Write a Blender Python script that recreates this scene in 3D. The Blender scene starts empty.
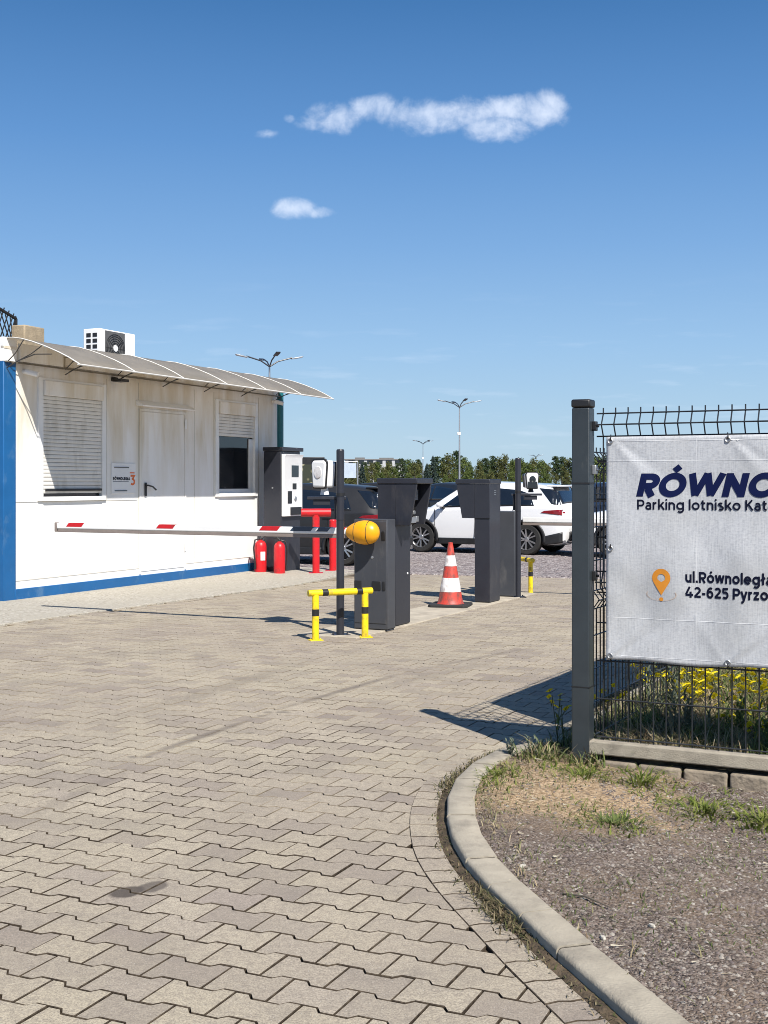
import bpy, bmesh, math, random
import numpy as np
from mathutils import Vector, Matrix
random.seed(7); rng = np.random.default_rng(7)
S = bpy.context.scene
COL = S.collection
F = 1220.0; HZ = 484.0; H = 1.36
R = math.radians
def G(px, py, z=0.0):
    d = F*(H-z)/(py-HZ); return ((px-384)/F*d, d)

# ------------------------------------------------------------------ materials
def nodes(name):
    m = bpy.data.materials.new(name); m.use_nodes = True
    nt = m.node_tree; b = nt.nodes['Principled BSDF']
    return m, nt, b
def N(nt, t, **k):
    n = nt.nodes.new(t)
    for a, v in k.items():
        if a.startswith('i_'): n.inputs[a[2:].replace('_', ' ')].default_value = v
        else: setattr(n, a, v)
    return n
def ramp(nt, stops, src, interp='LINEAR'):
    r = nt.nodes.new('ShaderNodeValToRGB'); r.color_ramp.interpolation = interp
    e = r.color_ramp.elements
    while len(e) < len(stops): e.new(0.5)
    for i, (p, c) in enumerate(stops):
        e[i].position = p; e[i].color = (*c, 1) if len(c) == 3 else c
    nt.links.new(src, r.inputs[0]); return r
def mixc(nt, fac, a, b, mode='MIX'):
    m = nt.nodes.new('ShaderNodeMix'); m.data_type = 'RGBA'; m.blend_type = mode
    for s, v in ((0, fac), (6, a), (7, b)):
        if hasattr(v, 'is_linked') or isinstance(v, bpy.types.NodeSocket): nt.links.new(v, m.inputs[s])
        elif s == 0: m.inputs[0].default_value = v
        else: m.inputs[s].default_value = (*v, 1)
    return m.outputs[2]
def bumpn(nt, b, src, dist=.01, strength=.6):
    n = nt.nodes.new('ShaderNodeBump'); n.inputs['Distance'].default_value = dist; n.inputs['Strength'].default_value = strength
    nt.links.new(src, n.inputs['Height']); nt.links.new(n.outputs[0], b.inputs['Normal']); return n
def mk(name, col, rough=.5, metal=0., var=.12, scale=4., bump=0., bscale=80., spec=.5, dirt=None, dscale=(3, 3, 3), dth=(.5, .75), coat=0., sheen=0.):
    m, nt, b = nodes(name)
    tc = N(nt, 'ShaderNodeTexCoord'); mp = N(nt, 'ShaderNodeMapping'); nt.links.new(tc.outputs['Object'], mp.inputs[0])
    n1 = N(nt, 'ShaderNodeTexNoise', i_Scale=scale, i_Detail=6., i_Roughness=.6); nt.links.new(mp.outputs[0], n1.inputs['Vector'])
    lo = tuple(c*(1-var) for c in col); hi = tuple(min(1, c*(1+var)) for c in col)
    c = ramp(nt, [(.3, lo), (.7, hi)], n1.outputs['Fac']).outputs[0]
    if dirt:
        mp2 = N(nt, 'ShaderNodeMapping'); mp2.inputs['Scale'].default_value = dscale; nt.links.new(tc.outputs['Object'], mp2.inputs[0])
        n2 = N(nt, 'ShaderNodeTexNoise', i_Scale=1., i_Detail=7., i_Roughness=.65); nt.links.new(mp2.outputs[0], n2.inputs['Vector'])
        f = ramp(nt, [(dth[0], (0, 0, 0)), (dth[1], (1, 1, 1))], n2.outputs['Fac']).outputs[0]
        c = mixc(nt, f, c, dirt)
    nt.links.new(c, b.inputs['Base Color'])
    rr = N(nt, 'ShaderNodeMapRange'); rr.inputs['To Min'].default_value = max(0.02, rough-.08); rr.inputs['To Max'].default_value = min(1, rough+.1)
    nt.links.new(n1.outputs['Fac'], rr.inputs[0]); nt.links.new(rr.outputs[0], b.inputs['Roughness'])
    b.inputs['Metallic'].default_value = metal; b.inputs['Specular IOR Level'].default_value = spec
    b.inputs['Coat Weight'].default_value = coat; b.inputs['Coat Roughness'].default_value = .05
    if bump:
        n3 = N(nt, 'ShaderNodeTexNoise', i_Scale=bscale, i_Detail=4.); nt.links.new(tc.outputs['Object'], n3.inputs['Vector'])
        bumpn(nt, b, n3.outputs['Fac'], bump, .7)
    return m
def island(name, cols, rough=.9, trans=0.):
    """one colour of the list per loose piece (leaf, stone)"""
    m, nt, b = nodes(name)
    g = N(nt, 'ShaderNodeNewGeometry')
    st = [(i/max(1, len(cols)-1), c) for i, c in enumerate(cols)]
    c = ramp(nt, st, g.outputs['Random Per Island'])
    nt.links.new(c.outputs[0], b.inputs['Base Color']); b.inputs['Roughness'].default_value = rough
    b.inputs['Specular IOR Level'].default_value = .25
    if trans:
        t = N(nt, 'ShaderNodeBsdfTranslucent'); nt.links.new(c.outputs[0], t.inputs[0])
        mx = N(nt, 'ShaderNodeMixShader'); mx.inputs[0].default_value = trans
        nt.links.new(b.outputs[0], mx.inputs[1]); nt.links.new(t.outputs[0], mx.inputs[2])
        nt.links.new(mx.outputs[0], nt.nodes['Material Output'].inputs[0])
    return m

M = {}
M['anthracite'] = mk('anthracite_powder_coat', (.023, .0245, .033), .40, 0, .12, 3, .0006, 300, dirt=(.075, .07, .07), dscale=(4, 4, 1.5), dth=(.58, .9))
M['cabinet_grey'] = mk('cabinet_grey_paint', (.05, .053, .062), .42, 0, .12, 3, .0006, 300, dirt=(.16, .15, .14), dscale=(5, 5, 1.6), dth=(.55, .9))
M['post_grey'] = mk('fence_post_paint', (.030, .038, .044), .38, 0, .15, 5, .0004, 200, dirt=(.13, .13, .12), dscale=(8, 8, 3), dth=(.6, .85))
M['wire'] = mk('fence_wire_coat', (.02, .023, .027), .4, 0, .2, 20)
M['black'] = mk('black_plastic', (.015, .015, .016), .45, 0, .2, 10)
M['rubber'] = mk('black_rubber', (.022, .021, .02), .8, 0, .2, 10, .002, 120)
M['white'] = mk('white_paint', (.8, .8, .79), .4, 0, .04, 5, dirt=(.55, .52, .46), dscale=(2, 2, 2), dth=(.6, .9))
M['yellow'] = mk('yellow_paint', (.82, .6, .01), .38, 0, .06, 8, .0006, 90, dirt=(.22, .15, .05), dscale=(14, 14, 9), dth=(.52, .72))
M['amber'] = mk('amber_plastic_cover', (.83, .37, .008), .33, 0, .05, 6)
M['red'] = mk('red_paint', (.56, .010, .016), .38, 0, .08, 8, dirt=(.22, .03, .03), dscale=(11, 11, 7), dth=(.52, .75))
M['red_cone'] = mk('red_cone_plastic', (.56, .055, .035), .5, 0, .1, 12, .001, 50, dirt=(.16, .06, .05), dscale=(16, 16, 9), dth=(.44, .66))
M['cone_white'] = mk('cone_reflective_band', (.72, .70, .68), .45, 0, .08, 20, .001, 60, dirt=(.34, .28, .26), dscale=(16, 16, 12), dth=(.44, .68))
M['galv'] = mk('galvanised_steel', (.42, .43, .44), .42, .75, .12, 9)
M['alu'] = mk('grey_rubber_edge', (.23, .19, .17), .6, 0, .1, 9)
M['blue'] = mk('blue_frame_paint', (.006, .10, .28), .4, 0, .1, 3, .0006, 60, dirt=(.10, .20, .33), dscale=(5, 5, 2), dth=(.56, .8))
M['teal'] = mk('teal_downpipe_paint', (.01, .13, .15), .4, 0, .1, 3)
M['concrete'] = mk('kerb_concrete', (.35, .31, .245), .9, 0, .16, 9, .004, 120, spec=.2, dirt=(.17, .15, .125), dscale=(6, 6, 6), dth=(.48, .78))
M['block'] = mk('rough_block_stone', (.27, .225, .17), .95, 0, .25, 8, .012, 40, spec=.15, dirt=(.12, .10, .085), dscale=(9, 9, 9), dth=(.45, .75))
M['roofing'] = mk('grey_bitumen_roof', (.16, .155, .15), .9, 0, .2, 4, .003, 60)
M['board'] = mk('beige_roof_block', (.34, .27, .18), .9, 0, .25, 9, .006, 60)
M['shutter'] = mk('shutter_slats', (.72, .70, .65), .5, 0, .05, 6, dirt=(.48, .45, .38), dscale=(5, 5, 1.2), dth=(.5, .8))
M['glass_dark'] = mk('dark_window_glass', (.012, .014, .017), .05, 0, .3, 2, spec=.9)
M['car_glass'] = mk('car_glass', (.008, .011, .016), .04, 0, .2, 2, spec=.9)
M['car_white'] = mk('car_white_paint', (.8, .8, .8), .25, 0, .02, 2, coat=1.)
M['car_dark'] = mk('car_graphite_paint', (.016, .016, .017), .45, 0, .1, 2, coat=.25)
M['car_blue'] = mk('car_navy_paint', (.02, .035, .07), .28, .3, .1, 2, coat=1.)
M['car_silver'] = mk('car_silver_paint', (.4, .41, .42), .3, .5, .05, 2, coat=1.)
M['chrome'] = mk('alloy_rim', (.55, .55, .56), .25, .85, .06, 5)
M['tail'] = mk('tail_lamp_red', (.20, .006, .008), .12, 0, .2, 8, spec=.8)
M['clear'] = mk('head_lamp_lens', (.5, .52, .55), .1, .3, .1, 8, spec=.9)
M['navy_ink'] = mk('navy_ink', (.006, .011, .055), .9, 0, .1, 20, spec=.1)
M['dark_ink'] = mk('dark_ink', (.006, .008, .022), .9, 0, .1, 20, spec=.1)
M['orange_ink'] = mk('orange_ink', (.62, .24, .03), .8, 0, .15, 8, spec=.2)
M['pale_ink'] = mk('pale_orange_ink', (.55, .42, .33), .6, 0, .1, 8)
M['logo_orange'] = mk('logo_orange', (.75, .17, .04), .6, 0, .1, 8)
M['leaf'] = island('weed_leaves', [(.05, .08, .022), (.09, .125, .035), (.14, .18, .05), (.20, .22, .07)], .7, .25)
M['greyleaf'] = island('grey_green_leaves', [(.07, .09, .055), (.12, .14, .10), (.17, .19, .13)], .8, .2)
M['lime'] = island('fresh_grass_blades', [(.06, .09, .015), (.13, .17, .03), (.21, .24, .05), (.26, .25, .09)], .7, .3)
M['dry'] = island('dry_grass_blades', [(.14, .10, .06), (.28, .22, .13), (.42, .35, .22), (.13, .16, .05), (.38, .30, .19)], .9, .2)
M['gutter_weed'] = island('gutter_weed_blades', [(.05, .04, .025), (.12, .095, .055), (.09, .10, .035), (.22, .17, .10), (.06, .07, .025), (.30, .24, .15)], .9, .2)
M['petal'] = island('yellow_petals', [(.75, .6, .01), (.85, .72, .03)], .6, .3)
M['stem'] = mk('plant_stem', (.06, .07, .025), .8)
M['pebble'] = island('grit_stones', [(.045, .036, .032), (.12, .095, .08), (.20, .16, .135), (.14, .115, .11), (.08, .062, .052), (.28, .25, .22), (.15, .12, .10), (.20, .17, .14), (.34, .31, .27)], .9)
M['straw'] = island('straw_bits', [(.30, .25, .17), (.20, .15, .09), (.42, .38, .30), (.13, .10, .06)], .9)
M['bark'] = mk('tree_bark', (.09, .075, .06), .95, 0, .3, 3)
M['crown_green'] = island('broadleaf_crown', [(.045, .07, .018), (.08, .115, .028), (.115, .15, .04), (.15, .18, .05)], .8, .2)
M['crown_olive'] = island('olive_crown', [(.05, .06, .018), (.09, .10, .03), (.13, .14, .045), (.16, .155, .055)], .8, .2)
M['crown_pine'] = island('pine_crown', [(.02, .038, .014), (.04, .065, .022), (.065, .09, .032)], .8, .1)
M['crown_spruce'] = island('spruce_crown', [(.018, .034, .028), (.035, .058, .048), (.065, .09, .078)], .8, .1)

# ---- container wall: white sheet steel with vertical grime; canopy shade tinted cream into the upper part
def wall_material():
    m, nt, b = nodes('white_sheet_steel_wall')
    tc = N(nt, 'ShaderNodeTexCoord'); mp = N(nt, 'ShaderNodeMapping'); mp.inputs['Scale'].default_value = (4.5, 4.5, .55)
    nt.links.new(tc.outputs['Object'], mp.inputs[0])
    n = N(nt, 'ShaderNodeTexNoise', i_Scale=1., i_Detail=7., i_Roughness=.6, i_Distortion=.3); nt.links.new(mp.outputs[0], n.inputs['Vector'])
    sep = N(nt, 'ShaderNodeSeparateXYZ'); nt.links.new(tc.outputs['Object'], sep.inputs[0])
    mr = N(nt, 'ShaderNodeMapRange'); mr.inputs['From Min'].default_value = 1.0; mr.inputs['From Max'].default_value = 2.3
    nt.links.new(sep.outputs['Z'], mr.inputs[0])
    f = ramp(nt, [(.36, (.12, .12, .12)), (.66, (.95, .95, .95))], n.outputs['Fac']).outputs[0]
    mu = N(nt, 'ShaderNodeMath', operation='MULTIPLY'); nt.links.new(f, mu.inputs[0]); nt.links.new(mr.outputs[0], mu.inputs[1])
    c = mixc(nt, mu.outputs[0], (.87, .865, .85), (.62, .54, .40))
    n2 = N(nt, 'ShaderNodeTexNoise', i_Scale=14., i_Detail=8., i_Roughness=.7); nt.links.new(tc.outputs['Object'], n2.inputs['Vector'])
    f2 = ramp(nt, [(.62, (0, 0, 0)), (.78, (.5, .5, .5))], n2.outputs['Fac']).outputs[0]
    c = mixc(nt, f2, c, (.52, .48, .40))
    nt.links.new(c, b.inputs['Base Color']); b.inputs['Roughness'].default_value = .5
    n3 = N(nt, 'ShaderNodeTexNoise', i_Scale=1.6, i_Detail=2.); nt.links.new(tc.outputs['Object'], n3.inputs['Vector'])
    bumpn(nt, b, n3.outputs['Fac'], .03, .5)
    return m
M['wall'] = wall_material()

def canopy_material():
    m, nt, b = nodes('smoked_polycarbonate')
    b.inputs['Base Color'].default_value = (.30, .27, .235, 1); b.inputs['Roughness'].default_value = .35
    tc = N(nt, 'ShaderNodeTexCoord'); n = N(nt, 'ShaderNodeTexNoise', i_Scale=2.5, i_Detail=6.); nt.links.new(tc.outputs['Object'], n.inputs['Vector'])
    c = ramp(nt, [(.3, (.36, .34, .30)), (.7, (.50, .47, .42))], n.outputs['Fac']); nt.links.new(c.outputs[0], b.inputs['Base Color'])
    t = N(nt, 'ShaderNodeBsdfTranslucent'); t.inputs[0].default_value = (.60, .55, .47, 1)
    mx = N(nt, 'ShaderNodeMixShader'); mx.inputs[0].default_value = .62
    nt.links.new(b.outputs[0], mx.inputs[1]); nt.links.new(t.outputs[0], mx.inputs[2])
    nt.links.new(mx.outputs[0], nt.nodes['Material Output'].inputs[0]); return m
M['canopy'] = canopy_material(); M['bracket'] = mk('bracket_paint', (.06, .058, .055), .5)

def banner_material():
    m, nt, b = nodes('white_mesh_vinyl')
    tc = N(nt, 'ShaderNodeTexCoord'); sep = N(nt, 'ShaderNodeSeparateXYZ'); nt.links.new(tc.outputs['Object'], sep.inputs[0])
    def weave(scale):
        mp = N(nt, 'ShaderNodeMapping'); mp.inputs['Scale'].default_value = scale; nt.links.new(tc.outputs['Object'], mp.inputs[0])
        n = N(nt, 'ShaderNodeTexNoise', i_Scale=1., i_Detail=3., i_Roughness=.7); nt.links.new(mp.outputs[0], n.inputs['Vector']); return n.outputs['Fac']
    a = weave((260, 2, 9)); bb = weave((60, 2, 120))
    ad = N(nt, 'ShaderNodeMath', operation='ADD'); nt.links.new(a, ad.inputs[0]); nt.links.new(bb, ad.inputs[1])
    c = ramp(nt, [(.78, (.56, .575, .60)), (1., (.68, .69, .71)), (1.22, (.76, .77, .78))], ad.outputs[0])
    hf = N(nt, 'ShaderNodeMath', operation='MULTIPLY', ); hf.inputs[1].default_value = .5
    c.color_ramp.elements[0].position = .39; c.color_ramp.elements[1].position = .5; c.color_ramp.elements[2].position = .61
    nt.links.new(ad.outputs[0], hf.inputs[0]); nt.links.new(hf.outputs[0], c.inputs[0])
    n = N(nt, 'ShaderNodeTexNoise', i_Scale=3., i_Detail=5.); nt.links.new(tc.outputs['Object'], n.inputs['Vector'])
    cc = mixc(nt, ramp(nt, [(.45, (0, 0, 0)), (.8, (.6, .6, .6))], n.outputs['Fac']).outputs[0], c.outputs[0], (.5, .5, .48))
    nt.links.new(cc, b.inputs['Base Color']); b.inputs['Roughness'].default_value = .55
    bumpn(nt, b, hf.outputs[0], .0015, .6)
    t = N(nt, 'ShaderNodeBsdfTranslucent'); nt.links.new(cc, t.inputs[0])
    mx = N(nt, 'ShaderNodeMixShader'); mx.inputs[0].default_value = .36
    nt.links.new(b.outputs[0], mx.inputs[1]); nt.links.new(t.outputs[0], mx.inputs[2])
    nt.links.new(mx.outputs[0], nt.nodes['Material Output'].inputs[0]); return m
M['banner'] = banner_material()

def paver_material():
    m, nt, b = nodes('concrete_pavers')
    g = N(nt, 'ShaderNodeNewGeometry'); tc = N(nt, 'ShaderNodeTexCoord')
    c = ramp(nt, [(0, (.30, .25, .205)), (.15, (.38, .325, .255)), (.4, (.47, .405, .305)), (.7, (.51, .44, .32)), (.9, (.54, .47, .35)), (1, (.38, .32, .265))], g.outputs['Random Per Island']).outputs[0]
    def noise(s, d=5., r=.6): 
        n = N(nt, 'ShaderNodeTexNoise', i_Scale=s, i_Detail=d, i_Roughness=r); nt.links.new(tc.outputs['Object'], n.inputs['Vector']); return n.outputs['Fac']
    big = noise(.35, 3)
    c = mixc(nt, ramp(nt, [(.42, (0, 0, 0)), (.60, (.45, .45, .45))], noise(.8, 4)).outputs[0], c, (.48, .42, .295))
    c = mixc(nt, ramp(nt, [(.35, (0, 0, 0)), (.65, (1, 1, 1))], big).outputs[0], c, mixc(nt, .45, c, (.31, .25, .215)))
    med = noise(2.3, 7, .7)
    c = mixc(nt, ramp(nt, [(.5, (0, 0, 0)), (.75, (.55, .55, .55))], med).outputs[0], c, (.19, .165, .145))
    fine = noise(160, 4, .8)
    c = mixc(nt, ramp(nt, [(.38, (.75, .75, .75)), (.56, (0, 0, 0))], fine).outputs[0], c, (.17, .145, .12))
    mid_ = noise(38, 5, .75)
    c = mixc(nt, ramp(nt, [(.36, (.55, .55, .55)), (.55, (0, 0, 0))], mid_).outputs[0], c, (.22, .185, .15))
    spk = N(nt, 'ShaderNodeTexVoronoi', i_Scale=90.); nt.links.new(tc.outputs['Object'], spk.inputs['Vector'])
    c = mixc(nt, ramp(nt, [(.10, (.7, .7, .7)), (.16, (0, 0, 0))], spk.outputs['Distance']).outputs[0], c, (.50, .46, .40))
    # stains: oil spots and tyre track, fixed to the ground
    def spot(x, y, rx, ry, rot, amt, col, c, lo=.55, wob=.5, ws=18):
        mp = N(nt, 'ShaderNodeMapping', vector_type='TEXTURE'); mp.inputs['Location'].default_value = (x, y, 0); mp.inputs['Rotation'].default_value = (0, 0, rot); mp.inputs['Scale'].default_value = (rx, ry, 1)
        nt.links.new(tc.outputs['Object'], mp.inputs[0])
        sx = N(nt, 'ShaderNodeSeparateXYZ'); nt.links.new(mp.outputs[0], sx.inputs[0]); cx = N(nt, 'ShaderNodeCombineXYZ')
        nt.links.new(sx.outputs[0], cx.inputs[0]); nt.links.new(sx.outputs[1], cx.inputs[1])
        ln = N(nt, 'ShaderNodeVectorMath', operation='LENGTH'); nt.links.new(cx.outputs[0], ln.inputs[0])
        nn = noise(ws, 3); ad = N(nt, 'ShaderNodeMath', operation='MULTIPLY_ADD'); nt.links.new(nn, ad.inputs[0]); ad.inputs[1].default_value = wob; nt.links.new(ln.outputs['Value'], ad.inputs[2])
        f = ramp(nt, [(0, (amt,)*3), (lo, (amt,)*3), (1., (0, 0, 0))], ad.outputs[0]).outputs[0]
        return mixc(nt, f, c, col)
    x, y = G(127, 892); c = spot(x, y, .062, .085, -.7, .85, (.06, .048, .04), c, .80, .3)
    x, y = G(152, 887); c = spot(x, y, .060, .080, -.5, .75, (.085, .07, .06), c, .80, .3)
    for px, py, r in ((262, 716, .05), (283, 712, .07), (250, 733, .05), (147, 757, .05), (455, 690, .04), (268, 712, .05), (310, 789, .03), (133, 757, .05), (230, 741, .05)):
        x, y = G(px, py); c = spot(x, y, r, r*.7, 0, .5, (.10, .085, .075), c, .7)
    for (p1, p2, wd_, am_) in (((90, 775), (285, 708), .075, .75), ((262, 714), (420, 668), .08, .75), ((395, 674), (560, 642), .08, .45), ((60, 735), (330, 655), .22, .35), ((0, 830), (150, 760), .10, .35), ((330, 700), (520, 655), .2, .3)):
        (xa, ya), (xb, yb) = G(*p1), G(*p2); c = spot((xa+xb)/2, (ya+yb)/2, math.hypot(xb-xa, yb-ya)*.68, wd_, math.atan2(yb-ya, xb-xa), am_, (.15, .125, .105), c, .55, .7, 6)
    nt.links.new(c, b.inputs['Base Color']); b.inputs['Roughness'].default_value = .88; b.inputs['Specular IOR Level'].default_value = .3
    bumpn(nt, b, fine, .004, .7)
    return m
M['paver'] = paver_material()

def ground_mat(name, cells, cols, patch=None, soil=None, bump=.02, vs=(1, 1, 1)):
    """loose stones: voronoi cells with a colour each"""
    m, nt, b = nodes(name); tc = N(nt, 'ShaderNodeTexCoord')
    v = N(nt, 'ShaderNodeTexVoronoi', i_Scale=cells, i_Randomness=1.); nt.links.new(tc.outputs['Object'], v.inputs['Vector'])
    sp = N(nt, 'ShaderNodeSeparateColor'); nt.links.new(v.outputs['Color'], sp.inputs[0])
    c = ramp(nt, [(i/(len(cols)-1), k) for i, k in enumerate(cols)], sp.outputs[0]).outputs[0]
    n = N(nt, 'ShaderNodeTexNoise', i_Scale=1.1, i_Detail=8., i_Roughness=.7); nt.links.new(tc.outputs['Object'], n.inputs['Vector'])
    if patch: c = mixc(nt, ramp(nt, [(.42, (0, 0, 0)), (.62, (.8, .8, .8))], n.outputs['Fac']).outputs[0], c, patch)
    if soil: 
        # sandy area with a place of its own
        mp = N(nt, 'ShaderNodeMapping', vector_type='TEXTURE'); mp.inputs['Location'].default_value = (*soil[0], 0); mp.inputs['Scale'].default_value = (*soil[1], 1); mp.inputs['Rotation'].default_value = (0, 0, soil[2])
        nt.links.new(tc.outputs['Object'], mp.inputs[0]); ln = N(nt, 'ShaderNodeVectorMath', operation='LENGTH')
        sx = N(nt, 'ShaderNodeSeparateXYZ'); nt.links.new(mp.outputs[0], sx.inputs[0]); cx = N(nt, 'ShaderNodeCombineXYZ')
        nt.links.new(sx.outputs[0], cx.inputs[0]); nt.links.new(sx.outputs[1], cx.inputs[1]); nt.links.new(cx.outputs[0], ln.inputs[0])
        n5 = N(nt, 'ShaderNodeTexNoise', i_Scale=4., i_Detail=6.); nt.links.new(tc.outputs['Object'], n5.inputs['Vector'])
        ad = N(nt, 'ShaderNodeMath', operation='MULTIPLY_ADD'); nt.links.new(n5.outputs['Fac'], ad.inputs[0]); ad.inputs[1].default_value = .8; nt.links.new(ln.outputs['Value'], ad.inputs[2])
        f = ramp(nt, [(.75, (.9, .9, .9)), (1.25, (0, 0, 0))], ad.outputs[0]); f.color_ramp.elements[1].position = 1.0
        n6 = N(nt, 'ShaderNodeTexNoise', i_Scale=60., i_Detail=5.); nt.links.new(tc.outputs['Object'], n6.inputs['Vector'])
        sc = ramp(nt, [(.35, (.24, .165, .095)), (.5, (.42, .30, .18)), (.65, (.54, .41, .27))], n6.outputs['Fac']).outputs[0]
        c = mixc(nt, f.outputs[0], c, sc)
    nt.links.new(c, b.inputs['Base Color']); b.inputs['Roughness'].default_value = .95; b.inputs['Specular IOR Level'].default_value = .15
    n2 = N(nt, 'ShaderNodeTexNoise', i_Scale=cells*1.5, i_Detail=4.); nt.links.new(tc.outputs['Object'], n2.inputs['Vector'])
    iv = N(nt, 'ShaderNodeMath', operation='SUBTRACT'); nt.links.new(n2.outputs['Fac'], iv.inputs[0]); nt.links.new(v.outputs['Distance'], iv.inputs[1])
    bumpn(nt, b, iv.outputs[0], bump, .9)
    return m
M['soil'] = ground_mat('gritty_soil', 130, [(.055, .040, .034), (.13, .098, .082), (.22, .175, .145), (.105, .08, .066), (.33, .28, .24), (.075, .056, .047)], (.21, .155, .11), (G(570, 792, .02), (.95, 1.2), R(-10)), bump=.008)
M['gravel'] = ground_mat('lot_gravel', 20, [(.10, .08, .08), (.27, .23, .22), (.36, .31, .30), (.16, .13, .13), (.48, .44, .42), (.22, .18, .18)], None, bump=.04)
M['apron'] = ground_mat('gravelly_concrete', 45, [(.28, .25, .20), (.42, .385, .33), (.36, .33, .27), (.50, .47, .41), (.24, .21, .17)], (.38, .35, .29), bump=.004)
def joint_material():
    m, nt, b = nodes('joint_sand_fill'); tc = N(nt, 'ShaderNodeTexCoord')
    def nz(s, d=5.): n = N(nt, 'ShaderNodeTexNoise', i_Scale=s, i_Detail=d); nt.links.new(tc.outputs['Object'], n.inputs['Vector']); return n.outputs['Fac']
    c = ramp(nt, [(.35, (.035, .027, .02)), (.65, (.09, .07, .05))], nz(30.)).outputs[0]
    sp_ = N(nt, 'ShaderNodeSeparateXYZ'); nt.links.new(tc.outputs['Object'], sp_.inputs[0])
    y_ = N(nt, 'ShaderNodeMapRange'); y_.inputs['From Min'].default_value = 3.5; y_.inputs['From Max'].default_value = 8.5; y_.inputs['To Min'].default_value = -.12; y_.inputs['To Max'].default_value = .20; nt.links.new(sp_.outputs[1], y_.inputs[0])
    ad = N(nt, 'ShaderNodeMath', operation='ADD'); nt.links.new(nz(1.3, 6.), ad.inputs[0]); nt.links.new(y_.outputs[0], ad.inputs[1])
    c = mixc(nt, ramp(nt, [(.45, (0, 0, 0)), (.65, (.85, .85, .85))], ad.outputs[0]).outputs[0], c, (.27, .225, .165))
    nt.links.new(c, b.inputs['Base Color']); b.inputs['Roughness'].default_value = .95; b.inputs['Specular IOR Level'].default_value = .1
    bumpn(nt, b, nz(150.), .006); return m
M['joint_fill'] = joint_material()
M['island'] = mk('island_concrete', (.43, .38, .30), .9, 0, .15, 6, .003, 90, spec=.2, dirt=(.26, .22, .18), dscale=(4, 4, 4))
M['joint'] = mk('joint_sand', (.035, .028, .022), .95, 0, .35, 30, .01, 150, spec=.1, dirt=(.10, .08, .055), dscale=(5, 5, 5), dth=(.5, .68))

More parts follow.
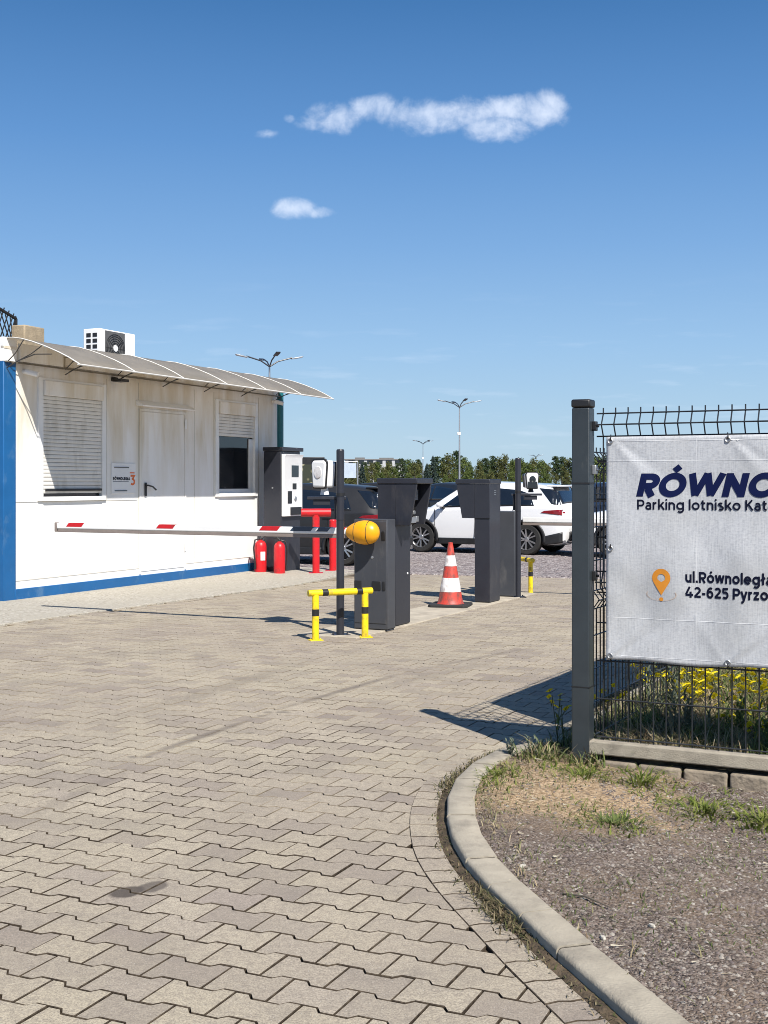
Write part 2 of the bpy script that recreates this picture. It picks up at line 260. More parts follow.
# ------------------------------------------------------------------ mesh builder
class MB:
    def __init__(s): s.v = []; s.f = []; s.m = []
    def add(s, vs, fs, mi=0):
        o = len(s.v); s.v += [tuple(p) for p in vs]
        for f in fs: s.f.append(tuple(i+o for i in f)); s.m.append(mi)
        return s
    def box(s, x0, x1, y0, y1, z0, z1, mi=0, rz=0, piv=None):
        vs = [(x, y, z) for z in (z0, z1) for x, y in ((x0, y0), (x1, y0), (x1, y1), (x0, y1))]
        if rz:
            cx, cy = piv or ((x0+x1)/2, (y0+y1)/2); c, t = math.cos(rz), math.sin(rz)
            vs = [(cx+(x-cx)*c-(y-cy)*t, cy+(x-cx)*t+(y-cy)*c, z) for x, y, z in vs]
        return s.add(vs, [(3, 2, 1, 0), (4, 5, 6, 7), (0, 1, 5, 4), (1, 2, 6, 5), (2, 3, 7, 6), (3, 0, 4, 7)], mi)
    def prism(s, poly, a, b, axis='x', mi=0):
        """polygon in the plane across axis, extruded a..b; poly (p,q) -> x:(y,z) y:(x,z) z:(x,y)"""
        n = len(poly)
        P = {'x': lambda p, q, t: (t, p, q), 'y': lambda p, q, t: (p, t, q), 'z': lambda p, q, t: (p, q, t)}[axis]
        vs = [P(p, q, a) for p, q in poly]+[P(p, q, b) for p, q in poly]
        return s.add(vs, [tuple(range(n-1, -1, -1)), tuple(range(n, 2*n))]+[(i, (i+1) % n, n+(i+1) % n, n+i) for i in range(n)], mi)
    def tube(s, path, r, n=10, mi=0, caps=True):
        path = [Vector(p) for p in path]; k = len(path); vs = []; fs = []
        rs = r if isinstance(r, (list, tuple)) else [r]*k
        up = None
        for i, p in enumerate(path):
            d = (path[min(i+1, k-1)]-path[max(i-1, 0)]).normalized()
            if up is None:
                up = Vector((0, 0, 1)) if abs(d.z) < .9 else Vector((1, 0, 0))
            a = d.cross(up).normalized(); b = a.cross(d).normalized(); up = b
            for j in range(n):
                t = 2*math.pi*j/n; vs.append(p+(a*math.cos(t)+b*math.sin(t))*rs[i])
        for i in range(k-1):
            for j in range(n): fs.append((i*n+j, i*n+(j+1) % n, (i+1)*n+(j+1) % n, (i+1)*n+j))
        if caps: fs.append(tuple(range(n-1, -1, -1))); fs.append(tuple((k-1)*n+j for j in range(n)))
        return s.add(vs, fs, mi)
    def lathe(s, prof, n=24, axis='z', c=(0, 0, 0), mi=0, caps=True):
        vs = []; fs = []; k = len(prof)
        for r, h in prof:
            for j in range(n):
                t = 2*math.pi*j/n; a, b = r*math.cos(t), r*math.sin(t)
                p = {'z': (a, b, h), 'y': (a, h, b), 'x': (h, a, b)}[axis]; vs.append((p[0]+c[0], p[1]+c[1], p[2]+c[2]))
        for i in range(k-1):
            for j in range(n): fs.append((i*n+j, i*n+(j+1) % n, (i+1)*n+(j+1) % n, (i+1)*n+j))
        if caps and prof[0][0] > 1e-5: fs.append(tuple(range(n)))
        if caps and prof[-1][0] > 1e-5: fs.append(tuple((k-1)*n+j for j in range(n)))
        return s.add(vs, fs, mi)
    def blade(s, p, d, h, w, bend=.4, mi=0, seg=3):
        """grass blade at p leaning to direction angle d"""
        dx, dy = math.cos(d), math.sin(d); sx, sy = -dy*w/2, dx*w/2; vs = []
        for i in range(seg):
            t = i/seg; q = bend*h*t*t; ww = 1-t*.5
            z = p[2]+h*t*(1-.25*bend*t)
            vs += [(p[0]+dx*q-sx*ww, p[1]+dy*q-sy*ww, z), (p[0]+dx*q+sx*ww, p[1]+dy*q+sy*ww, z)]
        vs.append((p[0]+dx*bend*h, p[1]+dy*bend*h, p[2]+h*(1-.25*bend)))
        fs = [(2*i, 2*i+1, 2*i+3, 2*i+2) for i in range(seg-1)]+[(2*seg-2, 2*seg-1, 2*seg)]
        return s.add(vs, fs, mi)
    def build(s, name, mats, parent=None, smooth=True, bevel=0, ang=35, segs=2, normals=True):
        me = bpy.data.meshes.new(name); me.from_pydata([tuple(v) for v in s.v], [], s.f)
        for m in (mats if isinstance(mats, (list, tuple)) else [mats]): me.materials.append(M[m] if isinstance(m, str) else m)
        if any(s.m): me.polygons.foreach_set('material_index', s.m)
        if normals and len(s.f) < 20000:
            bm = bmesh.new(); bm.from_mesh(me); bmesh.ops.recalc_face_normals(bm, faces=bm.faces); bm.to_mesh(me); bm.free()
        if smooth: me.shade_smooth(); me.set_sharp_from_angle(angle=R(ang))
        me.update()
        o = bpy.data.objects.new(name, me); COL.objects.link(o)
        if parent: o.parent = parent
        if bevel:
            b = o.modifiers.new('bevel', 'BEVEL'); b.width = bevel; b.segments = segs; b.limit_method = 'ANGLE'; b.angle_limit = R(35)
        return o
def tag(o, label=None, cat=None, group=None, kind=None):
    if label: o['label'] = label
    if cat: o['category'] = cat
    if group: o['group'] = group
    if kind: o['kind'] = kind
    return o
def empty(name, loc, rz=0, label=None, cat=None, group=None):
    o = bpy.data.objects.new(name, None); COL.objects.link(o); o.location = (loc[0], loc[1], loc[2] if len(loc) > 2 else 0); o.rotation_euler = (0, 0, rz)
    o.empty_display_size = .2
    return tag(o, label, cat, group)
def copy_tree(o, parent=None):
    c = o.copy(); COL.objects.link(c)
    if parent: c.parent = parent
    for ch in list(o.children): copy_tree(ch, c)
    return c
def put(o, loc, rz, label=None):
    o.location = (loc[0], loc[1], loc[2] if len(loc) > 2 else 0); o.rotation_euler = (0, 0, rz)
    if label: o['label'] = label
    return o


def _arc(cx, cy, rx, ry, a0, a1, n=14): return [(cx+rx*math.cos(R(a0+(a1-a0)*k/n)), cy+ry*math.sin(R(a0+(a1-a0)*k/n))) for k in range(n+1)]
def glyph(ch, w):
    """centre lines of a geometric sans letter; capital height 1"""
    c = w/2; X = .76; o = X/2; rr = o-c*.9
    bowl = lambda cx: _arc(cx, o, rr, o-c, 0, 360, 24)
    T = {
     'R': ([[(c, 0), (c, 1)], [(c, 1-c), (.40, 1-c)]+_arc(.42, .66, .29-c*.3, .34-c, 90, -90)+[(c, .32+c)], [(.38, .36), (.62, 0)]], .74),
     'P': ([[(c, 0), (c, 1)], [(c, 1-c), (.40, 1-c)]+_arc(.42, .66, .28-c*.3, .34-c, 90, -90)+[(c, .32+c)]], .72),
     'O': ([_arc(.53, .5, .53-c, .5-c*.8, 0, 360, 30)], 1.06), 'Ó': ([_arc(.53, .5, .53-c, .5-c*.8, 0, 360, 30), [(.47, 1.10), (.66, 1.30)]], 1.06),
     'W': ([[(c*.5, 1), (.36, c*.4)], [(.36, c*.4), (.66, 1)], [(.66, 1), (.96, c*.4)], [(.96, c*.4), (1.32-c*.5, 1)]], 1.32),
     'N': ([[(c, 0), (c, 1)], [(c, 1-c*.6), (.86-c, c*.6)], [(.86-c, 0), (.86-c, 1)]], .86),
     'L': ([[(c, 0), (c, 1)], [(c, c), (.60, c)]], .60), 'Ł': ([[(c, 0), (c, 1)], [(c, c), (.60, c)], [(-.08, .36), (.38, .62)]], .62),
     'E': ([[(c, 0), (c, 1)], [(c, c), (.62, c)], [(c, .5), (.56, .5)], [(c, 1-c), (.62, 1-c)]], .64),
     'G': ([_arc(.52, .5, .52-c, .5-c*.8, 48, 325, 24)+[(.93-c, .2)], [(.93-c, .1), (.93-c, .52)], [(.93-c*.2, .5), (.58, .5)]], .98),
     'A': ([[(c*.6, 0), (.44, 1)], [(.44, 1), (.88-c*.6, 0)], [(.18, .27), (.70, .27)]], .88),
     'K': ([[(c, 0), (c, 1)], [(c, .38), (.66, 1)], [(.30, .58), (.72, 0)]], .74),
     'a': ([_arc(.31, .23, .31-c, .23-c*.6, 0, 360, 18), [(.60-c, 0), (.60-c, .5)]+_arc(.31, .5, .29-c, X-c-.5, 0, 150, 10)], .62),
     'b': ([[(c, 0), (c, 1.05)], bowl(o)], X), 'o': ([bowl(o)], X), 'ó': ([bowl(o), [(.34, .88), (.50, 1.06)]], X),
     'c': ([_arc(o, o, rr, o-c, 45, 315, 20)], X*.86), 'e': ([_arc(o, o, rr, o-c, -45, -360, 22)+[(c, o)]], X),
     'g': ([bowl(o), [(X-c, X), (X-c, 0)]+_arc(o, 0, o-c, .22, 0, -140, 10)], X+.02),
     'i': ([[(c, 0), (c, X)], [(c, .90), (c, .90+w)]], w), 'l': ([[(c, 0), (c, 1.05)]], w), 'ł': ([[(c+.08, 0), (c+.08, 1.05)], [(-.03, .42), (w+.19, .64)]], w+.16),
     'k': ([[(c, 0), (c, 1.05)], [(c, .26), (.56, X)], [(.26, .46), (.62, 0)]], .62),
     'n': ([[(c, 0), (c, X)], [(c, .36)]+_arc(.33, .42, .33-c, X-c-.42, 180, 0)+[(.66-c, 0)]], .66), 'u': ([[(.66-c, 0), (.66-c, X)], [(c, X)]+_arc(.33, .34, .33-c, .34-c, 180, 360)+[(.66-c, .5)]], .66),
     'r': ([[(c, 0), (c, X)], [(c, .36)]+_arc(.36, .40, .36-c, X-c-.40, 180, 85)], .42),
     's': ([_arc(.28, .56, .25-c*.6, .2-c, 40, 270, 10)+_arc(.28, .2, .27-c*.6, .18-c*.3, 90, -140, 10)], .56),
     't': ([[(.18, .95), (.18, .26)]+_arc(.36, .22, .18, .22-c, 180, 290, 8), [(0, X-c), (.42, X-c)]], .46),
     'w': ([[(c*.5, X), (.25, c*.4)], [(.25, c*.4), (.47, X)], [(.47, X), (.69, c*.4)], [(.69, c*.4), (.94-c*.5, X)]], .94),
     'y': ([[(c*.5, X), (.33, 0)], [(.64-c*.5, X), (.28, -.12)]+[(.2, -.22), (.06, -.22)]], .64), 'z': ([[(.03, X-c), (.54, X-c)], [(.50, X-c), (.08, c)], [(.03, c), (.56, c)]], .58),
     '.': ([[(c, 0), (c, w)]], w), '-': ([[(0, .36), (.34, .36)]], .36),
     '4': ([[(.46, 1), (.06, .28)], [(.03, .26), (.80, .26)], [(.55, 0), (.55, .56)]], .80), '2': ([_arc(.33, .68, .31-c*.6, .32-c, 155, -30, 12)+[(.06, c)], [(.03, c), (.68, c)]], .70),
     '6': ([_arc(.36, .33, .36-c, .33-c*.7, 0, 360, 20), _arc(.42, .44, .42-c, .56-c, 60, 190, 12)], .73), '5': ([[(.62, 1-c), (.14, 1-c), (.11, .55)], [(.11, .56)]+_arc(.33, .33, .36-c, .30-c*.4, 85, -145, 12)], .70),
     '3': ([[(.06, 1-c), (.56, 1-c), (.32, .58)]+_arc(.32, .31, .32-c*.7, .29-c*.4, 85, -140, 12)], .66), ' ': ([], .32),
    }
    return T[ch]
def strokes(body, w, gap):
    out = []; x = 0
    for ch in body:
        st, adv = glyph(ch, w)
        for pl in st: out.append([(px+x, py) for px, py in pl])
        x += adv+(gap if ch != ' ' else 0)
    return out, x-gap
def stext(body, mat, parent, x, z, y, height, width, prefix, w=.22, shear=0., gap=.10, name='lettering'):
    st, _ = strokes(body, w, gap); _, wp = strokes(prefix or body, w, gap); sx = width/wp; sy = height; m = MB(); k = 0
    hw = w/2
    for pl in st:
        P = [Vector(pl[0])]
        for a, b in zip(pl, pl[1:]):
            a, b = Vector(a), Vector(b); n = max(1, int((b-a).length/.14))
            if (b-a).length < 1e-6: continue
            for i in range(1, n+1): P.append(a.lerp(b, i/n))
        closed = (P[0]-P[-1]).length < 1e-4
        if closed: P = P[:-1]
        n = len(P); L, Rr = [], []
        for i in range(n):
            a = P[i-1] if (i or closed) else P[i]; b = P[(i+1) % n] if (i < n-1 or closed) else P[i]
            d1 = (P[i]-a).normalized() if (P[i]-a).length > 1e-9 else (b-P[i]).normalized(); d2 = (b-P[i]).normalized() if (b-P[i]).length > 1e-9 else d1
            t = (d1+d2).normalized(); nn = Vector((-t.y, t.x)); q = hw/max(.55, nn.dot(Vector((-d1.y, d1.x)))); L.append(P[i]+nn*q); Rr.append(P[i]-nn*q)
        vs = []
        for q in L+Rr: vs.append((x+(q.x+shear*q.y)*sx, y-k*.00006, z+q.y*sy))
        rng_ = range(n if closed else n-1)
        m.add(vs, [(i, (i+1) % n, n+(i+1) % n, n+i) for i in rng_]); k += 1
    return m.build(name, mat, parent, smooth=False, normals=False)

# ------------------------------------------------------------------ camera, world, sun
cam = bpy.data.objects.new('camera', bpy.data.cameras.new('camera')); COL.objects.link(cam)
cam.location = (0, 0, H); cam.rotation_euler = (R(90), 0, 0)
cam.data.sensor_fit = 'AUTO'; cam.data.sensor_width = 36; cam.data.lens = F/1024*36; cam.data.shift_y = -(512-HZ)/1024
cam.data.clip_end = 6000; cam.data.clip_start = .05
S.camera = cam
try: S.cycles.filter_width = .95
except Exception: pass
SUN_EL = 47.0; SD = Vector((.42, -.907, 0)).normalized()
w = bpy.data.worlds.new('World'); S.world = w; w.use_nodes = True
nt = w.node_tree; bg = nt.nodes['Background']
sky = nt.nodes.new('ShaderNodeTexSky'); sky.sky_type = 'NISHITA'; sky.sun_disc = False
sky.sun_elevation = R(SUN_EL); sky.sun_rotation = math.atan2(SD.x, SD.y)
sky.air_density = 1.25; sky.dust_density = .35; sky.ozone_density = 2.2; sky.altitude = 100
bg.inputs[1].default_value = .10
# small fair-weather clouds at their place in the sky
tc = N(nt, 'ShaderNodeTexCoord'); sp = N(nt, 'ShaderNodeSeparateXYZ'); nt.links.new(tc.outputs['Generated'], sp.inputs[0])
def mth(op, a, b=None, c=None):
    n = N(nt, 'ShaderNodeMath', operation=op)
    for i, v in enumerate((a, b, c)):
        if v is None: continue
        if isinstance(v, (int, float)): n.inputs[i].default_value = v
        else: nt.links.new(v, n.inputs[i])
    return n.outputs[0]
ym = mth('MAXIMUM', sp.outputs[1], .02)
ua = mth('DIVIDE', sp.outputs[0], ym); vb = mth('DIVIDE', sp.outputs[2], ym)
cmb = N(nt, 'ShaderNodeCombineXYZ'); nt.links.new(ua, cmb.inputs[0]); nt.links.new(vb, cmb.inputs[1])
ns = N(nt, 'ShaderNodeTexNoise', i_Scale=30., i_Detail=9., i_Roughness=.62, i_Distortion=.2); nt.links.new(cmb.outputs[0], ns.inputs['Vector'])
ns2 = N(nt, 'ShaderNodeTexNoise', i_Scale=14., i_Detail=3.); nt.links.new(cmb.outputs[0], ns2.inputs['Vector'])
acc = None
def blob(px, py, rx, ry, wgt=1.):
    global acc
    a0, b0 = (px-384)/F, (HZ-py)/F
    dx = mth('DIVIDE', mth('SUBTRACT', ua, a0), rx/F); dy = mth('DIVIDE', mth('SUBTRACT', vb, b0), ry/F)
    q = mth('SUBTRACT', wgt, mth('ADD', mth('MULTIPLY', dx, dx), mth('MULTIPLY', dy, dy)))
    acc = q if acc is None else mth('MAXIMUM', acc, q)
for b_ in ((333, 119, 34, 16, 1.0), (374, 110, 28, 17, .9), (424, 116, 42, 18, 1.1), (470, 111, 38, 16, 1.0), (512, 108, 36, 15, 1.1), (541, 110, 28, 19, 1.25), (500, 129, 32, 13, 1.35),
           (294, 208, 26, 11, 1.05), (321, 212, 18, 7, .85), (266, 134, 16, 7, .35), (290, 118, 10, 6, .3)): blob(*b_)
dens = mth('ADD', acc, mth('MULTIPLY', mth('SUBTRACT', ns.outputs['Fac'], .495), 4.6))
mrn = N(nt, 'ShaderNodeMapRange', interpolation_type='SMOOTHSTEP'); mrn.inputs['From Min'].default_value = -.25; mrn.inputs['From Max'].default_value = 1.9
nt.links.new(dens, mrn.inputs[0])
gate = N(nt, 'ShaderNodeMapRange'); gate.inputs['From Min'].default_value = -.9; gate.inputs['From Max'].default_value = .2; nt.links.new(acc, gate.inputs[0])
cf = mth('MULTIPLY', mth('MULTIPLY', mrn.outputs[0], gate.outputs[0]), .72)
# faint streaks low over the horizon
stc = N(nt, 'ShaderNodeMapping'); stc.inputs['Scale'].default_value = (8, 54, 1); nt.links.new(cmb.outputs[0], stc.inputs[0])
ns3 = N(nt, 'ShaderNodeTexNoise', i_Scale=1.4, i_Detail=6., i_Roughness=.55); nt.links.new(stc.outputs[0], ns3.inputs['Vector'])
m3 = N(nt, 'ShaderNodeMapRange'); m3.inputs['From Min'].default_value = .56; m3.inputs['From Max'].default_value = .8; nt.links.new(ns3.outputs['Fac'], m3.inputs[0])
lowf = N(nt, 'ShaderNodeMapRange'); lowf.inputs['From Min'].default_value = .18; lowf.inputs['From Max'].default_value = .03; nt.links.new(vb, lowf.inputs[0])
f3 = mth('MULTIPLY', mth('MULTIPLY', m3.outputs[0], lowf.outputs[0]), .35)
ctot = mth('MAXIMUM', cf, f3)
grd = ramp(nt, [(0, (3.05, 4.45, 5.7)), (.03, (2.95, 4.4, 5.75)), (.11, (2.15, 3.72, 5.8)), (.19, (1.35, 2.82, 5.25)), (.27, (.75, 2.05, 4.5)), (.37, (.30, 1.25, 3.2)), (.7, (.22, .8, 2.2))], sp.outputs[2])
class hs: outputs = [mixc(nt, .9, sky.outputs[0], grd.outputs[0])]
cshade = ramp(nt, [(.35, (5.4, 6.2, 7.6)), (.7, (8.0, 8.4, 9.2))], ns2.outputs['Fac'])
cm = mixc(nt, ctot, hs.outputs[0], cshade.outputs[0])
nt.links.new(cm, bg.inputs[0])
sl = bpy.data.lights.new('sun', 'SUN'); sl.energy = 5.0; sl.angle = R(.53); sl.color = (1, .955, .885)
so = bpy.data.objects.new('sun', sl); COL.objects.link(so)
dirv = Vector((SD.x*math.cos(R(SUN_EL)), SD.y*math.cos(R(SUN_EL)), math.sin(R(SUN_EL))))
so.rotation_euler = dirv.to_track_quat('Z', 'Y').to_euler(); so.location = dirv*50
vs_ = S.view_settings; vs_.view_transform = 'Standard'; vs_.look = 'None'; vs_.exposure = .5; vs_.gamma = 1

# ------------------------------------------------------------------ key directions
def ang(v): return math.atan2(v[1], v[0])
U = Vector((.436, .9, 0)).normalized(); NN = Vector((U.y, -U.x, 0))       # lane direction, and its right
E1 = Vector((.9, -.436, 0)).normalized(); E2 = Vector((-E1.y, E1.x, 0))
U2 = Vector((.475, .88, 0)).normalized(); P0 = Vector((.975, 5.86, 0))                                                # fence corner post

# ------------------------------------------------------------------ kerb curve
_b = Vector(G(645, 1020, .054)); _a = Vector(G(600, 981, .054)); _d = (_b-_a).normalized()
kp = [tuple(_b+_d*1.6), tuple(_b+_d*.8)] + [G(*p, .054) for p in ((645, 1020), (600, 981), (557, 944.5), (520, 910), (488.6, 881), (466, 856), (453, 836), (446.7, 812), (446.7, 795.5), (453, 778), (468, 763), (488.6, 750))]
kp += [(.735, 6.20), (.96, 6.53), (1.215, 7.09), (1.75, 8.30), (2.85, 10.6), (3.95, 12.87), (6.4, 17.9)]
def catmull(P, step=.05):
    P = [Vector((*p, 0)) for p in P]; out = []
    P = [P[0]*2-P[1]]+P+[P[-1]*2-P[-2]]
    for i in range(1, len(P)-2):
        a, b, c, d = P[i-1:i+3]; n = max(2, int((c-b).length/step))
        for j in range(n):
            t = j/n; out.append(.5*((2*b)+(c-a)*t+(2*a-5*b+4*c-d)*t*t+(3*b-a-3*c+d)*t**3))
    out.append(P[-2]); return out
KC = catmull(kp)
for _ in range(3): KC = [KC[0]]+[(KC[i-1]+KC[i]*2+KC[i+1])/4 for i in range(1, len(KC)-1)]+[KC[-1]]
def nrm(i, C=KC):
    d = (C[min(i+1, len(C)-1)]-C[max(i-1, 0)]).normalized(); return Vector((d.y, -d.x, 0))   # to the right of travel (soil side)
KN = [nrm(i) for i in range(len(KC))]
KL = [0.]
for i in range(1, len(KC)): KL.append(KL[-1]+(KC[i]-KC[i-1]).length)
def off(i, d): return KC[i]+KN[i]*d
KA = np.array([(p.x, p.y) for p in KC]); KNA = np.array([(p.x, p.y) for p in KN])
def kerb_dist(P):
    """signed distance to the kerb front line; positive on the soil side"""
    d2 = ((P[:, None, :]-KA[None])**2).sum(2); j = d2.argmin(1)
    return ((P-KA[j])*KNA[j]).sum(1)

# kerb stones
kb = MB(); prof = [(0, -.05), (0, .034), (.004, .042), (.012, .0465), (.108, .047), (.115, .042), (.117, -.05)]
def kerb_seg(mb, i0, i1, dz):
    idx = [i0, i1]; n = len(prof); vs = []
    for k, i in enumerate(idx):
        t = .005 if k == 0 else -.005
        tg = Vector((-KN[i].y, KN[i].x, 0))
        for a, z in prof: p = off(i, a)+tg*t; vs.append((p.x, p.y, z+dz-.042*min(1, max(0, (p.y-6.2)/.9))))
    fs = [(k*n+j, k*n+j+1, (k+1)*n+j+1, (k+1)*n+j) for k in range(len(idx)-1) for j in range(n-1)]
    fs += [tuple(range(n)), tuple((len(idx)-1)*n+j for j in range(n-1, -1, -1))]
    mb.add(vs, fs)
i0 = 0; nxt = .5
for i in range(1, len(KC)):
    if KL[i]-KL[i0] > nxt or i == len(KC)-1:
        kerb_seg(kb, i0, i, random.uniform(-.004, .004)); i0 = i; nxt = .5 if KL[i] < 2.0 else (.27 if KL[i] < 5.4 else 1.0)
tag(kb.build('kerb', 'concrete', smooth=True, ang=50), kind='structure')

prof_k = prof; prof = [(a+(.004 if a < .05 else -.004), z-.005) for a, z in prof]; kj = MB()
for i in range(0, len(KC)-4, 4): kerb_seg(kj, i, i+4, 0)
prof = prof_k; tag(kj.build('kerb_bedding', 'joint'), kind='structure')
# border row of pavers along the kerb
bs = MB(); i0 = 0
def stone(mb, ring, top, ch=.005, depth=.05):
    """bevelled flat stone from a ring of xy points"""
    n = len(ring); c = sum((Vector((*p, 0)) for p in ring), Vector())/n; vs = []
    for lvl in (top-depth, top-ch): vs += [(p[0], p[1], lvl) for p in ring]
    for p in ring:
        d = Vector((p[0], p[1], 0))-c; l = d.length; q = c+d*max(.5, (l-ch*1.3)/l); vs.append((q.x, q.y, top))
    fs = [(j, (j+1) % n, n+(j+1) % n, n+j) for j in range(n)]+[(n+j, n+(j+1) % n, 2*n+(j+1) % n, 2*n+j) for j in range(n)]
    mb.add(vs, fs, 1); o = len(mb.v)-3*n; mb.f.append(tuple(o+2*n+j for j in range(n))); mb.m.append(0)
def offL(s, d):
    i = int(np.searchsorted(KL, s)); i = min(max(i, 1), len(KC)-1); t = (s-KL[i-1])/max(1e-6, KL[i]-KL[i-1])
    c = KC[i-1].lerp(KC[i], t); n = KN[i-1].lerp(KN[i], t); p = c+n*d; return (p.x, p.y)
s_ = .02
while s_ < KL[-1]-.25:
    L = random.choice((.165, .14, .12)); g = .0025
    a, b_ = s_+g, s_+L-g; wv = .012
    ring = [offL(a, -.148), offL((a+b_)/2, -.148), offL(b_, -.148), offL(b_+wv*.5, -.11), offL(b_-wv*.3, -.075), offL(b_, -.038), offL((a+b_)/2, -.038), offL(a, -.038), offL(a-wv*.3, -.075), offL(a+wv*.5, -.11)]
    stone(bs, ring, .0045+random.uniform(-.0008, .0008), ch=.002); s_ += L
tag(bs.build('paving_border', ['paver', 'joint_fill'], smooth=False), kind='structure')

# main paving: interlocking bone-shaped pavers
PA = R(-24.5); LX, WY, AM = .2, .14, .0115
CA, SA = math.cos(PA), math.sin(PA)
ring = []
gp = .0023
tb = [(-.1+gp, WY/2+AM), (-.060, WY/2+AM), (-.042, WY/2-AM), (.042, WY/2-AM), (.060, WY/2+AM), (.1-gp, WY/2+AM)]
top_ = [(x, y-gp*1.25) for x, y in tb]; bot_ = [(x, -y+gp*1.25) for x, y in reversed(tb)]
ring = np.array(top_+bot_)[::-1]; nR = len(ring)
ch = .0018
inn = ring.copy(); inn[:, 0] -= np.sign(inn[:, 0])*ch*np.where(abs(ring[:, 0]) > .09, 1, .3); inn[:, 1] -= np.sign(inn[:, 1])*ch
T = np.vstack([np.c_[ring, np.full(nR, -.03)], np.c_[ring, np.full(nR, -.0022)], np.c_[inn, np.zeros(nR)]])
Fq = [(j, (j+1) % nR, nR+(j+1) % nR, nR+j) for j in range(nR)]+[(nR+j, nR+(j+1) % nR, 2*nR+(j+1) % nR, 2*nR+j) for j in range(nR)]
ax0 = np.array(G(260, 590)); ax1 = np.array(G(0, 625.5)); axd = (ax0-ax1)/np.linalg.norm(ax0-ax1)      # apron edge line
gv0 = np.array([.24, 18.4]); gvd = np.array([2.45, -.78]); gvd /= np.linalg.norm(gvd)                   # gravel edge line
cs = []
for j in range(-110, 150):
    for i in range(-75, 75):
        lx = i*LX+(LX/2 if j % 2 else 0)+.03; ly = j*WY
        X = lx*CA-ly*SA; Y = lx*SA+ly*CA+3.
        if X < -7.5 or X > 7.5 or Y < .9 or Y > 21.5 or abs(X) > Y*.48+2.2: continue
        cs.append((X, Y))
cs = np.array(cs)
keep = np.concatenate([kerb_dist(c) for c in np.array_split(cs, 20)]) < -.05
rel = cs-ax1; side = rel[:, 0]*(-axd[1])+rel[:, 1]*axd[0]
keep &= side < -.02
rel = cs-gv0; keep &= (rel[:, 0]*(-gvd[1])+rel[:, 1]*gvd[0]) < .0
cs = cs[keep]; K = len(cs)
V = np.repeat(T[None], K, 0); tlt = rng.normal(0, .004, (K, 2)); hz_ = rng.normal(0, .0007, K)
V[:, :, 2] += V[:, :, 0]*tlt[:, :1]+V[:, :, 1]*tlt[:, 1:]+hz_[:, None]
jit = rng.normal(0, .008, K); vx = V[:, :, 0]*np.cos(jit)[:, None]-V[:, :, 1]*np.sin(jit)[:, None]; vy = V[:, :, 0]*np.sin(jit)[:, None]+V[:, :, 1]*np.cos(jit)[:, None]
X = vx*CA-vy*SA+cs[:, :1]; Y = vx*SA+vy*CA+cs[:, 1:]
V = np.stack([X, Y, V[:, :, 2]], 2).reshape(-1, 3)
nv = len(T); me = bpy.data.meshes.new('paving'); 
fa = np.array(Fq); topf = np.arange(2*nR, 3*nR)
quads = (fa[None]+(np.arange(K)*nv)[:, None, None]).reshape(-1); tops = (topf[None]+(np.arange(K)*nv)[:, None]).reshape(-1)
loops = np.concatenate([quads, tops]).astype(np.int32)
me.vertices.add(len(V)); me.vertices.foreach_set('co', V.reshape(-1)); me.loops.add(len(loops)); me.loops.foreach_set('vertex_index', loops)
nq = K*len(Fq); ls = np.concatenate([np.arange(nq)*4, nq*4+np.arange(K)*nR]).astype(np.int32)
me.polygons.add(nq+K); me.polygons.foreach_set('loop_start', ls)
me.update(calc_edges=True); me.validate(); me.shade_flat(); me.materials.append(M['paver']); me.materials.append(M['joint_fill'])
mi_ = np.zeros(len(me.polygons), np.int32); q_i = np.arange(nq) % len(Fq); mi_[:nq] = 1; me.polygons.foreach_set('material_index', mi_)
pv = bpy.data.objects.new('paving', me); COL.objects.link(pv); tag(pv, kind='structure')
print('pavers', K)
# sand bed under the pavers


# ------------------------------------------------------------------ ground sheets
gm = MB(); gm.add([(-3000, -200, -.42), (3000, -200, -.42), (3000, 5000, -.42), (-3000, 5000, -.42)], [(0, 1, 2, 3)])
tag(gm.build('ground', 'gravel', normals=False), kind='structure')
# gravel car park: large sheet with low relief near the gate
def sheet(name, mat, xs, ys, zf, kind='structure'):
    A, B = np.meshgrid(xs, ys); P = np.c_[A.ravel(), B.ravel()]; Z = zf(P); nx, ny = len(xs), len(ys)
    ii = (np.arange(ny-1)[:, None]*nx+np.arange(nx-1)[None]).ravel()
    q = np.c_[ii, ii+1, ii+1+nx, ii+nx].astype(np.int32)
    me = bpy.data.meshes.new(name); me.vertices.add(len(P)); me.vertices.foreach_set('co', np.c_[P, Z].ravel())
    me.loops.add(q.size); me.loops.foreach_set('vertex_index', q.ravel()); me.polygons.add(len(q)); me.polygons.foreach_set('loop_start', np.arange(len(q), dtype=np.int32)*4)
    me.update(calc_edges=True); me.shade_smooth(); me.materials.append(M[mat]); o = bpy.data.objects.new(name, me); COL.objects.link(o); return tag(o, kind=kind)
def vnoise(P, s, seed=0):
    g = np.random.default_rng(seed).random((64, 64)); Q = P*s; i = np.floor(Q).astype(int); f = Q-i; f = f*f*(3-2*f)
    a = lambda dx, dy: g[(i[:, 0]+dx) % 64, (i[:, 1]+dy) % 64]
    return (a(0, 0)*(1-f[:, 0])+a(1, 0)*f[:, 0])*(1-f[:, 1])+(a(0, 1)*(1-f[:, 0])+a(1, 1)*f[:, 0])*f[:, 1]
def lotz(P):
    rel = P-gv0; s = rel[:, 0]*(-gvd[1])+rel[:, 1]*gvd[0]
    t = np.clip(s/5, 0, 1); t = t*t*(3-2*t)
    return np.where(s > -.05, -.28*t+.012*vnoise(P, 2, 3)+.018*vnoise(P, 7, 4)-.004, -.12)
sheet('gravel_lot', 'gravel', np.concatenate([[-300, -60], np.arange(-14, 18, .1), [20, 60, 300]]), np.concatenate([np.arange(14.5, 31, .09), [34, 40, 60, 400, 2500]]), lotz)
